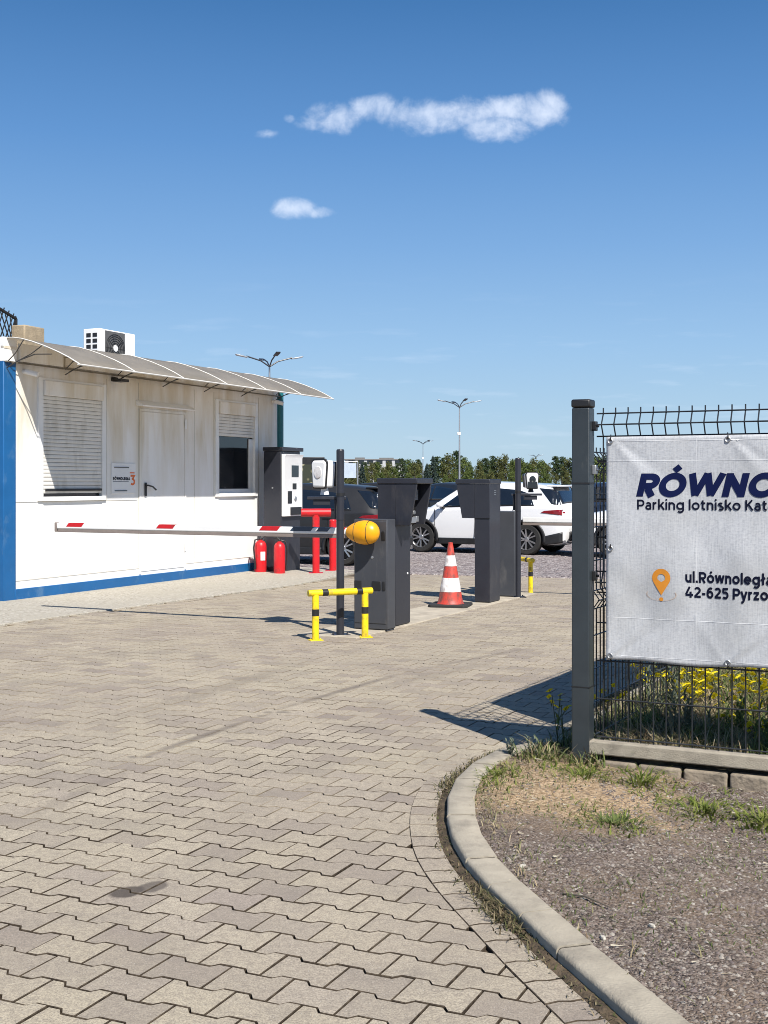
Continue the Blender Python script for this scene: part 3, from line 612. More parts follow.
def bedz(P):
    rel = P-gv0; s = rel[:, 0]*(-gvd[1])+rel[:, 1]*gvd[0]
    return np.where((kerb_dist(P) < .05) & (s < .02), -.012, -.30)
sheet('sand_bed', 'joint_fill', np.arange(-10, 8.4, .08), np.arange(.5, 21.6, .08), bedz)
# soil right of the kerb and the raised bed behind the fence
def soilz(P):
    d = kerb_dist(P)
    relp = P-np.array([P0.x, P0.y]); behind = relp[:, 0]*E2.x+relp[:, 1]*E2.y; right2 = relp[:, 0]*NN.x+relp[:, 1]*NN.y
    bed = np.clip(behind/.12-.2, 0, 1)*np.clip(right2/.15, 0, 1)
    z = .038+.02*(vnoise(P, 3, 1)-.5)+.014*(vnoise(P, 11, 2)-.5)+.008*(vnoise(P, 34, 5)-.5)-.055*np.clip((d-.45)/.6, 0, 1)
    z = z+bed*.09
    near = np.clip((d-.11)/.15, 0, 1)
    return np.where(d > .095, np.where(near < 1, z*near+.033*(1-near), z), -.09)
SX0, SX1 = .1, 9.
sheet('soil', 'soil', np.concatenate([np.arange(.1, 2.8, .02), np.arange(2.8, 9, .1)]), np.concatenate([np.arange(1.2, 7.6, .022), np.arange(7.6, 17.6, .08)]), soilz)
def soil_h(x, y): return float(soilz(np.array([[x, y]]))[0])

gs = MB(); vs = []
for i in range(len(KC)):
    for a in (-.045, -.02, .004): p = off(i, a); vs.append((p.x, p.y, .009-.0115*(a == -.045)+.003*math.sin(i*1.7)*(a == -.02)))
gs.add(vs, [(3*i+j, 3*i+j+1, 3*i+j+4, 3*i+j+3) for i in range(len(KC)-1) for j in range(2)]); tag(gs.build('gutter_soil', mk('gutter_dirt', (.12, .09, .06), .95, 0, .4, 30, .01, 150, spec=.1, dirt=(.07, .055, .04), dscale=(9, 9, 9), dth=(.45, .6)), normals=False), kind='structure')
# loose soil and weeds in the gap between border and kerb
gapm = MB()
for i in range(len(KC)-1):
    if KL[i] > 9: break
    cl = max(0, math.sin(KL[i]*3.1)+.6*math.sin(KL[i]*7.7+1)+.35)
    for _ in range(int(8+26*cl)):
        a = random.gauss(-.022, .018); p = off(i, a)+Vector((random.uniform(-.03, .03), random.uniform(-.03, .03), 0))
        if True: gapm.blade((p.x, p.y, .004), random.uniform(0, 6.3), random.uniform(.010, .020+.018*cl), .005, random.uniform(.6, 1.8))
tag(gapm.build('weeds_in_the_gutter', 'gutter_weed', smooth=False, normals=False), 'dry weeds and straw in the gap between pavers and kerb', 'weeds', kind='stuff')

# grit on the soil
def scatter_pebbles(n, region, r0, r1, mat, name, label):
    ico = [(0, 0, .7), (.9, 0, 0), (.3, .85, 0), (-.7, .55, 0), (-.75, -.5, 0), (.25, -.9, 0), (0, 0, -.5)]
    fs = [(0, 1, 2), (0, 2, 3), (0, 3, 4), (0, 4, 5), (0, 5, 1), (6, 2, 1), (6, 3, 2), (6, 4, 3), (6, 5, 4), (6, 1, 5)]
    pts = np.array(region(n)); hz = soilz(pts); mb = MB()
    for (x, y), z in zip(pts, hz):
        if z < -.07: continue
        r = r0+(r1-r0)*random.random()**3; t = random.uniform(0, 6.3); c, s = math.cos(t), math.sin(t); e = random.uniform(.6, 1.3)
        mb.add([(x+(a*c-b*s*e)*r, y+(a*s+b*c*e)*r, z+q*r*random.uniform(.6, 1)) for a, b, q in ico], fs)
    return tag(mb.build(name, mat, smooth=False, normals=False), label, 'gravel', kind='stuff')
def reg(n):
    out = []
    while len(out) < n:
        x = random.uniform(.2, 2.3); y = random.uniform(2.4, 5.7)
        if x/y > .40: continue
        k = 1.25-abs(y-3.6)*.35
        if x < .95 and y > 4.5: k *= .22
        if random.random() < k: out.append((x, y))
    return out
scatter_pebbles(42000, reg, .0014, .0105, 'pebble', 'grit', 'loose brown and grey grit covering the soil beside the kerb')
st = MB()
for _ in range(1500):
    x, y = random.uniform(.2, 2.2), random.uniform(2.0, 5.8); z = soil_h(x, y)
    if z < -.07 or (y < 4.3 and random.random() < .75): continue
    a = random.uniform(0, 6.3); L = random.uniform(.01, .045); wd = random.uniform(.0015, .004); dx, dy = math.cos(a), math.sin(a)
    st.add([(x, y, z+.004), (x+dx*L, y+dy*L, z+.006+random.random()*.008), (x+dx*L-dy*wd, y+dy*L+dx*wd, z+.007), (x-dy*wd, y+dx*wd, z+.005)], [(0, 1, 2, 3)])
tag(st.build('dry_plant_litter', 'straw', smooth=False, normals=False), 'straw and dry stalks strewn over the bare soil', 'litter', kind='stuff')
tw = MB(); x, y = G(562, 893, .04); x2, y2 = G(610, 907, .04); tw.tube([(x, y, soil_h(x, y)+.006), ((x+x2)/2, (y+y2)/2+.01, soil_h((x+x2)/2, (y+y2)/2)+.014), (x2, y2, soil_h(x2, y2)+.008)], [.0035, .003, .0018], 6)
tag(tw.build('twig', 'bark'), 'thin dark twig lying on the grit behind the kerb', 'twig')
for px, py, lb in ((539, 930, 'small pale chip of stone on the grit, nearer the kerb'), (523, 869, 'small white stone on the soil behind the kerb bend'), (603, 941, 'pale flat chip lying out in the middle of the grit')):
    x, y = G(px if px != 539 else 652, py, .03) if px == 539 else G(px, py, .03)
    c_ = MB(); c_.lathe([(.001, .006), (.012, .005), (.015, 0), (.012, -.005)], 7, c=(0, 0, 0)); o = c_.build('stone_chip', 'apron', smooth=False); o.location = (x, y, soil_h(x, y)+.004); o.scale = (1, .55, 1); o.rotation_euler = (0, 0, random.random()*3)
    tag(o, lb, 'stone', 'pale stone chips on the grit')

# apron beside the cabin and barrier island
apr = MB(); a1 = ax1-axd*4; a2 = ax0+axd*.9; inx = Vector((-axd[1], axd[0], 0))
pts = [a1, a2, a2+np.array([.85, 2.6]), a2+np.array([-1.3, 4.2]), a1+np.array([-axd[1], axd[0]])*5]
apr.prism([(p[0], p[1]) for p in pts], -.15, .012, 'z')
tag(apr.build('concrete_apron', 'apron', bevel=.004), kind='structure')
isl = MB(); c0 = Vector((*G(400, 628), 0)); c0 = c0-U*.9
def isl_pt(a, b): p = c0+U*a-NN*b; return (p.x, p.y)
isl.prism([isl_pt(0, 0), isl_pt(4.9, 0), isl_pt(4.9, .6), isl_pt(0, .6)], -.1, .011, 'z')
tag(isl.build('barrier_island', 'island', bevel=.004), kind='structure')

# ------------------------------------------------------------------ office cabin
Wd = Vector((.426, .905, 0)).normalized(); A0 = Vector((-4.307, 14.24, 0)); CLEN = 4.75; CDEP = 2.45
cab = empty('office_cabin', A0, ang(Wd), 'long white container office cabin with blue base frame and roller shutters', 'cabin')
HT = 3.06; cab.scale = (1.273, .98, .907)
wl = MB()
# front wall with openings: built as panels round the windows
W1 = (.33, 1.27, 1.30, 2.88); W2 = (3.35, 4.22, 1.32, 2.86)
def wallpan(x0, x1, z0, z1): wl.box(x0, x1, 0, .06, z0, z1)
xs = [0, W1[0], W1[1], W2[0], W2[1], CLEN]
wallpan(0, W1[0], .14, HT); wallpan(W1[0], W1[1], .14, W1[2]); wallpan(W1[0], W1[1], W1[3], HT)
wallpan(W1[1], W2[0], .14, HT); wallpan(W2[0], W2[1], .14, W2[2]); wallpan(W2[0], W2[1], W2[3], HT); wallpan(W2[1], CLEN, .14, HT)
wl.box(0, .06, .06, CDEP, .14, HT); wl.box(CLEN-.06, CLEN, .06, CDEP, .14, HT); wl.box(0, CLEN, CDEP-.06, CDEP+.002, .14, HT)
wl.box(.06, CLEN-.06, .06, CDEP-.06, .12, .2)
wo = wl.build('wall', 'wall', cab, bevel=.0)
sm = MB()
for x in (1.33, 1.86, 2.9, 3.3, 4.3): sm.box(x-.003, x+.003, -.004, .0, .26, HT-.06)
sm.box(0.0, CLEN, -.005, .0, .245, .255)
sm.box(0.0, 1.84, -.006, .0, 1.262, 1.268)
ds = MB(); ds.box(-.16, CLEN, -.060, -.0305, HT-.010, HT+.006); ds.build('drip_edge', mk('dark_drip_edge', (.16, .14, .11), .8), cab)
sm.build('panel_seam', mk('seam_grime', (.55, .52, .46), .8), cab)
bf = MB(); bf.box(-.02, CLEN+.01, -.03, .05, .0, .145); bf.build('base_rail', 'blue', cab, bevel=.004)
for x0 in (-.17,):
    p = MB(); p.box(x0, x0+.165, -.025, .15, 0, HT-.002); p.box(x0-.0, x0+.16, .152, CDEP, 0, .15); p.build('corner_post', 'blue', cab, bevel=.01)
hd = MB(); hd.box(-.17, .0, -.03, .2, HT, 3.37); hd.build('corner_cap', 'white', cab, bevel=.006)
p = MB(); p.tube([(CLEN+.06, -.02, 0), (CLEN+.06, -.02, HT+.1)], .05, 12); p.build('downpipe', 'teal', cab)
rf = MB(); rf.box(-.002, CLEN+.04, -.02, CDEP+.03, HT+.002, HT+.16); rf.box(-.17, CLEN+.05, -.035, .02, HT+.162, HT+.20); 
rf.build('roof_fascia', 'wall', cab, bevel=.004)
rr = MB(); rr.box(0, CLEN, .03, CDEP, HT+.161, HT+.19); rr.build('roof', 'roofing', cab)
sb = MB(); sb.box(.02, .62, -.055, -.022, HT+.015, HT+.25); sb.box(.66, 2.6, -.045, -.022, HT+.02, HT+.15)
sb.build('fascia_board', 'wall', cab, bevel=.003)
# roller-shuttered windows
def window(spec, drop, bar):
    x0, x1, z0, z1 = spec
    f = MB(); t = .065
    for a in ((x0-t*.5, x0+t*.5, z0-.03, z1+.03), (x1-t*.5, x1+t*.5, z0-.03, z1+.03)): f.box(a[0], a[1], -.028, .03, a[2], a[3])
    f.box(x0+t*.5, x1-t*.5, -.026, .03, z1-.005, z1+.028); f.box(x0+t*.5, x1-t*.5, -.04, .03, z0-.03, z0+.03)
    fo = f.build('window', 'white', cab, bevel=.004)
    b = MB(); b.box(x0+t*.5+.004, x1-t*.5-.004, -.055, .02, z1-.205, z1-.007); b.build('shutter_box', 'wall', fo, bevel=.006)
    s = MB(); zt = z1-.207; zb = drop; n = int((zt-zb)/.052)
    for k in range(n):
        a = zt-k*.052; pr = [(.012, a), (-.009, a-.002), (-.012, a-.010), (-.0125, a-.040), (-.009, a-.049), (.012, a-.0505)]
        s.prism(pr, x0+t*.5+.002, x1-t*.5-.002, 'x')
    s.build('roller_shutter', 'shutter', fo)
    gl = MB(); gl.box(x0+.04, x1-.04, .035, .045, z0, z1-.2); gl.build('pane', 'glass_dark', fo)
    i_ = MB(); zt2 = zb-.002
    for a in ((x0+.034, x0+.085, z0+.031, zt2), (x1-.12, x1-.034, z0+.031, zt2)): i_.box(a[0], a[1], .012, .034, a[2], a[3])
    i_.box(x0+.085, x1-.12, .012, .034, z0+.031, z0+.10)
    if bar is None: i_.build('sash', 'white', fo, bevel=.004)
    if bar:
        bb = MB(); bb.box(x0+.06, x1-.05, -.04, -.02, bar, bar+.032); bb.build('lock_bar', 'black', fo, bevel=.004)
window(W1, 1.335, 1.405); window(W2, 2.27, None)
# door
dx0, dx1 = 1.90, 2.70
d = MB(); d.box(dx0, dx1, -.010, -.001, .2, 2.58); do = d.build('door', 'wall', cab, bevel=.004)
f = MB(); f.box(dx0-.03, dx0-.004, -.014, -.001, .16, 2.62); f.box(dx1+.004, dx1+.03, -.014, -.001, .16, 2.62); f.box(dx0-.004, dx1+.004, -.014, -.001, 2.584, 2.62); f.build('door_frame', 'wall', do, bevel=.003)
f = MB(); f.prism([(-.001, 2.74), (-.001, 2.66), (-.11, 2.645), (-.12, 2.665)], dx0-.08, dx1+.1, 'x'); f.build('drip_hood', 'white', do, bevel=.003)
f = MB(); f.box(dx0+.05, dx0+.08, -.03, -.019, 1.32, 1.52); f.tube([(dx0+.065, -.03, 1.48), (dx0+.065, -.065, 1.48), (dx0+.14, -.07, 1.46), (dx0+.20, -.07, 1.41)], .012, 8); f.build('handle', 'black', do)
for za in (2.36, .45): f = MB(); f.box(dx1-.01, dx1+.02, -.03, -.0185, za, za+.15); f.build('hinge', 'white', do, bevel=.003)
# wall notice with shop logo
sg = MB(); sg.box(1.40, 1.80, -.012, -.001, 1.36, 1.80); so_ = sg.build('notice_board', 'white', cab, bevel=.002)
stext('RÓWNOLEGŁA', 'dark_ink', so_, 1.42, 1.555, -.0135, .045, .28, None, .26)
f = MB(); f.box(1.42, 1.68, -.014, -.0125, 1.530, 1.536); f.build('rule_mark', 'dark_ink', so_)
stext('3', 'logo_orange', so_, 1.705, 1.485, -.0135, .15, .085, None, .2)
f = MB(); f.box(1.70, 1.78, -.014, -.0125, 1.655, 1.672); f.build('logo_dash', 'logo_orange', so_)
f = MB(); f.box(1.44, 1.68, -.02, -.0125, 1.735, 1.745); f.build('clip_strip', 'black', so_); f = MB(); f.box(1.45, 1.65, -.02, -.0125, 1.395, 1.407); f.build('clip_strip', 'black', so_)
# lamp and cameras on the cabin
f = MB(); f.box(1.36, 1.5, -.2, -.06, 2.96, 3.0); f.box(1.40, 1.46, -.06, -.0, 2.97, 3.03); f.build('flood_light', 'black', cab, bevel=.006)
for x in (.12, CLEN-.1):
    f = MB(); f.tube([(x, -.0, HT-.1), (x, -.05, HT-.1)], .03, 10); f.tube([(x-.02, -.05, HT-.1), (x+.05, -.16, HT-.14)], .036, 12); f.build('security_camera', 'white', cab)
M['rib_grey'] = mk('canopy_rib', (.62, .60, .56), .5)
# arched canopy
CP = [(0, 3.36), (.12, 3.355), (.25, 3.335), (.4, 3.293), (.6, 3.222), (.8, 3.137), (.95, 3.063), (1.1, 2.975)]
CP = [(-p, z) for p, z in CP]
cn = MB(); T0, T1 = -.13, 4.66; nb = 6
n = len(CP)
for k in range(nb):
    a = T0+(T1-T0)*k/nb+.0015; b_ = T0+(T1-T0)*(k+1)/nb-.0015
    vs = [(a, p, z) for p, z in CP]+[(b_, p, z) for p, z in CP]+[(a, p, z-.006) for p, z in CP]+[(b_, p, z-.006) for p, z in CP]
    fs = [(i, i+1, n+i+1, n+i) for i in range(n-1)]+[(2*n+i+1, 2*n+i, 3*n+i, 3*n+i+1) for i in range(n-1)]
    fs += [(i, 2*n+i, 2*n+i+1, i+1) for i in range(n-1)]+[(n+i+1, 3*n+i+1, 3*n+i, n+i) for i in range(n-1)]+[(0, n, 3*n, 2*n), (n-1, 3*n-1, 4*n-1, 2*n-1)]
    cn.add(vs, fs)
co = cn.build('canopy', 'canopy', cab, ang=60)
for k in range(nb+1):
    x = T0+(T1-T0)*k/nb; r_ = MB(); r_.tube([(x, p, z+.004) for p, z in CP], .008, 6); r_.build('rib', 'rib_grey', co)
    if k in (0, 1, 2, 3, 4, 5, 6) and x < CLEN:
        b_ = MB(); b_.tube([(x, -.03, 2.98), (x, -.2, 3.06), (x, -.45, 3.13), (x, -.7, 3.12)], .007, 6); b_.tube([(x, -.03, 3.05), (x, -.16, 3.16), (x, -.28, 3.32)], .006, 6); b_.tube([(x, -.1, 3.02), (x, -.4, 3.14), (x, -.55, 3.23)], .006, 6); b_.build('bracket', 'bracket', co)
e = MB(); e.tube([(T0-.02, -1.1, 2.972), (T1+.02, -1.1, 2.972)], .011, 8); e.build('edge_rail', 'rib_grey', co)

# things on the cabin roof
HR = (HT+.19)*.907
def cabpt(x, y, z=0): p = A0+Wd*x+Vector((-Wd.y, Wd.x, 0))*y; return (p.x, p.y, z)
ac = empty('air_conditioner', cabpt(2.40, .50, HR-.03), ang(Wd), 'white air conditioner outdoor unit with round black fan grille on the cabin roof', 'air conditioner'); ac.scale = (.93, .8, .86)
b_ = MB(); b_.box(-.42, .42, -.17, .17, .04, .6); b_.build('casing', 'white', ac, bevel=.015)
b_ = MB(); b_.box(-.30, .16, -.178, -.1705, .06, .58); b_.build('fan_panel', mk('fan_panel_grey', (.10, .10, .10), .6), ac, bevel=.01)
b_ = MB()
for rr_ in (.05, .085, .12, .155, .19, .22): 
    path = [(-.07+rr_*math.cos(t*math.pi/14), -.185, .32+rr_*math.sin(t*math.pi/14)) for t in range(29)]; b_.tube(path, .004, 5, caps=False)
for k in range(10): t = k*math.pi/5; b_.tube([(-.07+.04*math.cos(t), -.186, .32+.04*math.sin(t)), (-.07+.22*math.cos(t), -.186, .32+.22*math.sin(t))], .003, 4)
b_.build('fan_grille', 'black', ac)
b_ = MB(); b_.lathe([(.001, -.195), (.05, -.192), (.055, -.18)], 20, 'y', (-.07, 0, .32)); b_.build('fan_hub', 'white', ac)
b_ = MB()
for k in range(4):
    for j in range(2): b_.box(-.425, -.421, -.12+j*.13, -.03+j*.13, .2+k*.09, .26+k*.09)
b_.build('side_vent', 'black', ac)
b_ = MB(); b_.box(-.426, -.4205, -.1, .05, .08, .14); b_.build('warning_sticker', 'amber', ac)
for sx in (-.3, .3): b_ = MB(); b_.box(sx-.03, sx+.03, -.18, .18, 0, .04); b_.build('foot', 'galv', ac)
bl = MB(); bl.box(-.19, .19, -.1, .1, 0, .33); o = bl.build('concrete_block', 'board', bevel=.015); put(o, cabpt(.56, .3, HR), ang(Wd)+.05); tag(o, 'weathered beige block lying on the near end of the cabin roof', 'block')
lt = empty('lattice_rack', cabpt(.27, .5, HR), ang(Wd)+.0, 'black metal lattice rack standing on the cabin roof at the edge of view', 'rack')
b_ = MB(); 
for a, c in (((-1.2, 0, 0), (-1.2, 0, .9)), ((.3, 0, 0), (.3, 0, .44)), ((-1.2, 0, .9), (.3, 0, .44)), ((-1.2, 0, .03), (.3, 0, .03))): b_.tube([a, c], .02, 8)
b_.build('frame', 'black', lt)
b_ = MB()
for k in range(18):
    x = -1.2+k*.083; top = .9-.46*(x+1.2)/1.5; b_.tube([(x, 0, .03), (min(.3, x+.22), 0, top-.02)], .008, 5); b_.tube([(x, .01, top-.02), (min(.3, x+.22), .01, .03)], .008, 5)
b_.build('lattice', 'black', lt)

# ------------------------------------------------------------------ payment kiosk
kc = Vector((*G(281, 572.5), 0))     # near corner towards the lane
kk = empty('payment_kiosk', kc, ang(Wd), 'tall dark grey payment kiosk with white front panel at the end of the cabin', 'kiosk')
b_ = MB(); b_.box(0, .60, 0, .31, 0, 1.87); b_.build('casing', 'anthracite', kk, bevel=.008)
b_ = MB(); b_.box(-.012, .66, -.03, .32, 1.872, 1.93); b_.build('rain_roof', 'anthracite', kk, bevel=.006)
b_ = MB(); b_.prism([(-.001, .86), (-.05, .86), (-.05, 1.76), (-.08, 1.82), (-.001, 1.82)], .012, .588, 'x'); fp = b_.build('front_panel', 'white', kk, bevel=.006)
b_ = MB(); b_.box(.24, .46, -.056, -.0505, 1.47, 1.65); b_.build('screen', 'glass_dark', fp, bevel=.003)
b_ = MB(); b_.box(.27, .39, -.056, -.0505, 1.28, 1.37); b_.build('card_slot', 'black', fp, bevel=.003); b_ = MB(); b_.box(.12, .24, -.06, -.0505, 1.06, 1.25); b_.build('bank_note_slot', 'black', fp, bevel=.003)
b_ = MB(); b_.lathe([(.001, -.062), (.035, -.06), (.04, -.0505)], 14, 'y', (.36, 0, 1.13)); b_.build('button', 'galv', fp)
b_ = MB(); b_.box(.2, .54, -.065, -.0505, .88, 1.0); b_.build('change_tray', 'black', fp, bevel=.004)
b_ = MB(); b_.lathe([(.001, -.012), (.012, -.01), (.014, 0)], 12, 'x', (0, .15, 1.3)); b_.build('lock', 'galv', kk)

# ------------------------------------------------------------------ fire extinguishers
def extinguisher():
    e = empty('fire_extinguisher', (0, 0, 0), 0, 'x', 'fire extinguisher', 'fire extinguishers by the cabin wall')
    b_ = MB(); b_.lathe([(.07, 0), (.085, .008), (.088, .03), (.088, .42), (.08, .47), (.055, .505), (.03, .515), (.03, .53)], 24); b_.build('cylinder', 'red', e)
    b_ = MB(); b_.lathe([(.028, .53), (.03, .55), (.02, .565), (.001, .57)], 12); b_.tube([(0, 0, .55), (.05, .0, .585), (.1, 0, .575)], .009, 8); b_.tube([(0, 0, .56), (.05, 0, .61), (.1, 0, .62)], .008, 8); b_.build('valve', 'black', e)
    b_ = MB(); b_.tube([(-.02, 0, .55), (-.09, -.02, .53), (-.115, -.03, .4), (-.10, -.04, .2), (-.095, -.04, .14)], .012, 8); b_.tube([(-.095, -.04, .14), (-.095, -.04, .06)], .018, 8); b_.build('hose', 'black', e)
    b_ = MB(); b_.box(-.03, .04, -.0915, -.086, .2, .34); b_.build('sticker', 'white', e, bevel=.002)
    return e
e1 = extinguisher(); put(e1, G(260.5, 572.5), R(25), 'red fire extinguisher against the white cabin wall, left of its pair'); e1.scale = (1.06, 1.06, .95)
e2 = copy_tree(e1); put(e2, G(279.5, 574), R(170), 'red fire extinguisher in front of the dark payment kiosk'); e2.scale = (.98, .98, .93)

# ------------------------------------------------------------------ red guards
rg = empty('guard_rail', G(316, 573.5), R(6), 'thick red T-shaped steel guard beside the payment kiosk', 'guard', 'red steel guards before the dark car')
b_ = MB(); b_.tube([(-.25, 0, 1.02), (.25, 0, 1.02)], .068, 20); b_.build('crossbar', 'red', rg, bevel=.006)
b_ = MB(); b_.tube([(0, 0, .01), (0, 0, .98)], .06, 20); b_.build('post', 'red', rg)
b_ = MB(); b_.box(-.12, .12, -.12, .12, 0, .015); b_.build('base_plate', 'red', rg, bevel=.003)
rg.scale = (.907,)*3
rg2 = empty('guard_post', G(333, 571), 0, 'red steel guard post standing just right of the red T-shaped guard', 'guard', 'red steel guards before the dark car'); rg2.scale = (1., 1., .907)
b_ = MB(); b_.tube([(0, 0, .01), (0, 0, .87)], .058, 20); b_.lathe([(.058, .87), (.05, .885), (.001, .89)], 20); b_.build('post', 'red', rg2)
b_ = MB(); b_.box(-.12, .12, -.12, .12, 0, .015); b_.build('base_plate', 'red', rg2, bevel=.003)

# ------------------------------------------------------------------ camera poles and plate cameras
M['shell_grey'] = mk('grey_camera_shell', (.32, .32, .32), .5)
def camera_pole(side):
    p = empty('camera_pole', (0, 0, 0), 0, 'x', 'pole', 'dark steel poles carrying the plate cameras')
    b_ = MB(); b_.tube([(0, 0, .01), (0, 0, 1.83)], .039, 20); b_.lathe([(.039, 1.83), (.034, 1.842), (.001, 1.846)], 20); b_.build('shaft', 'anthracite', p)
    b_ = MB(); b_.box(-.09, .09, -.07, .07, 0, .014, rz=.3)
    for a, c in ((-.07, -.05), (.07, -.05), (.07, .05), (-.07, .05)): b_.tube([(a, c, .014), (a, c, .03)], .009, 6)
    b_.build('base_plate', 'anthracite', p, bevel=.002)
    b_ = MB(); b_.tube([(0, 0, 1.38), (0, 0, 1.41)], .043, 20); b_.build('collar', 'black', p); b_ = MB(); b_.tube([(0, 0, 1.14), (0, 0, 1.147)], .0405, 20); b_.build('collar', 'black', p)
    b_ = MB(); x = -.33*side
    b_.box(min(x, .06*side), max(x, .06*side), .04, .16, 1.345, 1.375); b_.box(min(-.27*side, -.1*side), max(-.27*side, -.1*side), .06, .14, 1.29, 1.343); b_.box(-.06, .0, .035, .06, 1.15, 1.345); b_.build('bracket', 'anthracite', p, bevel=.004)
    return p
def plate_camera(loc, rz, label):
    c = empty('plate_camera', loc, rz, label, 'camera', 'plate recognition cameras')
    b_ = MB(); b_.prism([(-.075, .07), (.075, .07), (.095, .26), (.07, .285), (-.07, .285), (-.095, .26)], -.10, .06, 'y'); b_.build('housing', 'white', c, bevel=.018, segs=3)
    b_ = MB(); b_.prism([(-.085, .06), (.085, .06), (.108, .27), (.08, .298), (-.08, .298), (-.108, .27)], -.085, -.066, 'y'); b_.build('gasket', 'black', c, bevel=.006)
    b_ = MB(); b_.prism([(-.07, .08), (.07, .08), (.088, .26), (.065, .278), (-.065, .278), (-.088, .26)], .0605, .20, 'y'); b_.build('rear_shell', 'black', c, bevel=.012)
    b_ = MB(); b_.lathe([(.001, -.108), (.045, -.107), (.052, -.1005)], 24, 'y', (0, 0, .19)); b_.build('lens', 'cone_white' if 'far' not in label else 'glass_dark', c)
    b_ = MB(); b_.tube([(0, 0, .012), (0, 0, .08)], [.045, .03], 14); b_.build('swivel_foot', 'white' if 'far' not in label else 'black', c, bevel=.003)
    c.scale = (.92, .92, 1.14)
    return c
pl1 = camera_pole(1); pl1.scale = (.907,)*3; q1 = G(340.3, 635.5); put(pl1, q1, R(2), 'dark round steel pole behind the near yellow black guard hoop')
plate_camera((q1[0]-.145, q1[1]+.10, 1.248), R(-38), 'white faced plate camera on the near pole, turned to the incoming lane')
pl2 = camera_pole(-1); pl2.scale = (.907,)*3; q2 = G(518, 597.5); put(pl2, q2, R(4), 'dark steel pole standing by the far barrier cabinet')
fc = plate_camera((q2[0]+.165, q2[1]+.09, 1.248), R(8), 'small far plate camera under a white hood on the pole by the white car')
fc.scale = (.80, .80, .86); b_ = MB(); b_.box(-.07, .07, -.108, -.101, .07, .165); b_.build('front_window', 'glass_dark', fc, bevel=.003)

# ------------------------------------------------------------------ guard hoops
def hoop(w):
    g = empty('guard_hoop', (0, 0, 0), 0, 'x', 'guard', 'yellow and black guard hoops')
    b_ = MB(); b_.tube([(-w/2-.07, 0, .455), (w/2+.07, 0, .455)], .032, 18); o = b_.build('crossbar', 'yellow', g, bevel=.005)
    for x in (-w/2+.06, w/2-.03): b2 = MB(); b2.tube([(x, 0, .455), (x+.055*(1 if x < 0 else -1), 0, .455)], .0328, 18); b2.build('black_band', 'black', o)
    for x in (-w/2, w/2):
        b_ = MB(); b_.tube([(x, 0, .01), (x, 0, .44)], .031, 18); o = b_.build('leg', 'yellow', g)
        b2 = MB(); b2.tube([(x, 0, .235), (x, 0, .30)], .0318, 18); b2.build('black_band', 'black', o)
        b2 = MB(); b2.box(x-.058, x+.058, -.05, .05, 0, .009)
        for s in (-1, 1): b2.tube([(x+.046*s, 0, .009), (x+.046*s, 0, .02)], .008, 6)
        b2.build('base_plate', 'yellow', g, bevel=.002)
    return g
L1, L2 = Vector((*G(315.5, 640.5), 0)), Vector((*G(365, 637.5), 0))
h1 = hoop((L2-L1).length); h1.scale = (1, .9, .907); put(h1, ((L1+L2)/2).xyz, ang(L2-L1), 'large yellow and black guard hoop in front of the near barrier')
h2 = copy_tree(h1); La, Lb = Vector((*G(531, 593.5), 0)), Vector((1.710, 15.5, 0)); put(h2, (La+(Lb-La).normalized()*.25), ang(Lb-La), 'far yellow and black guard hoop beside the far camera pole')

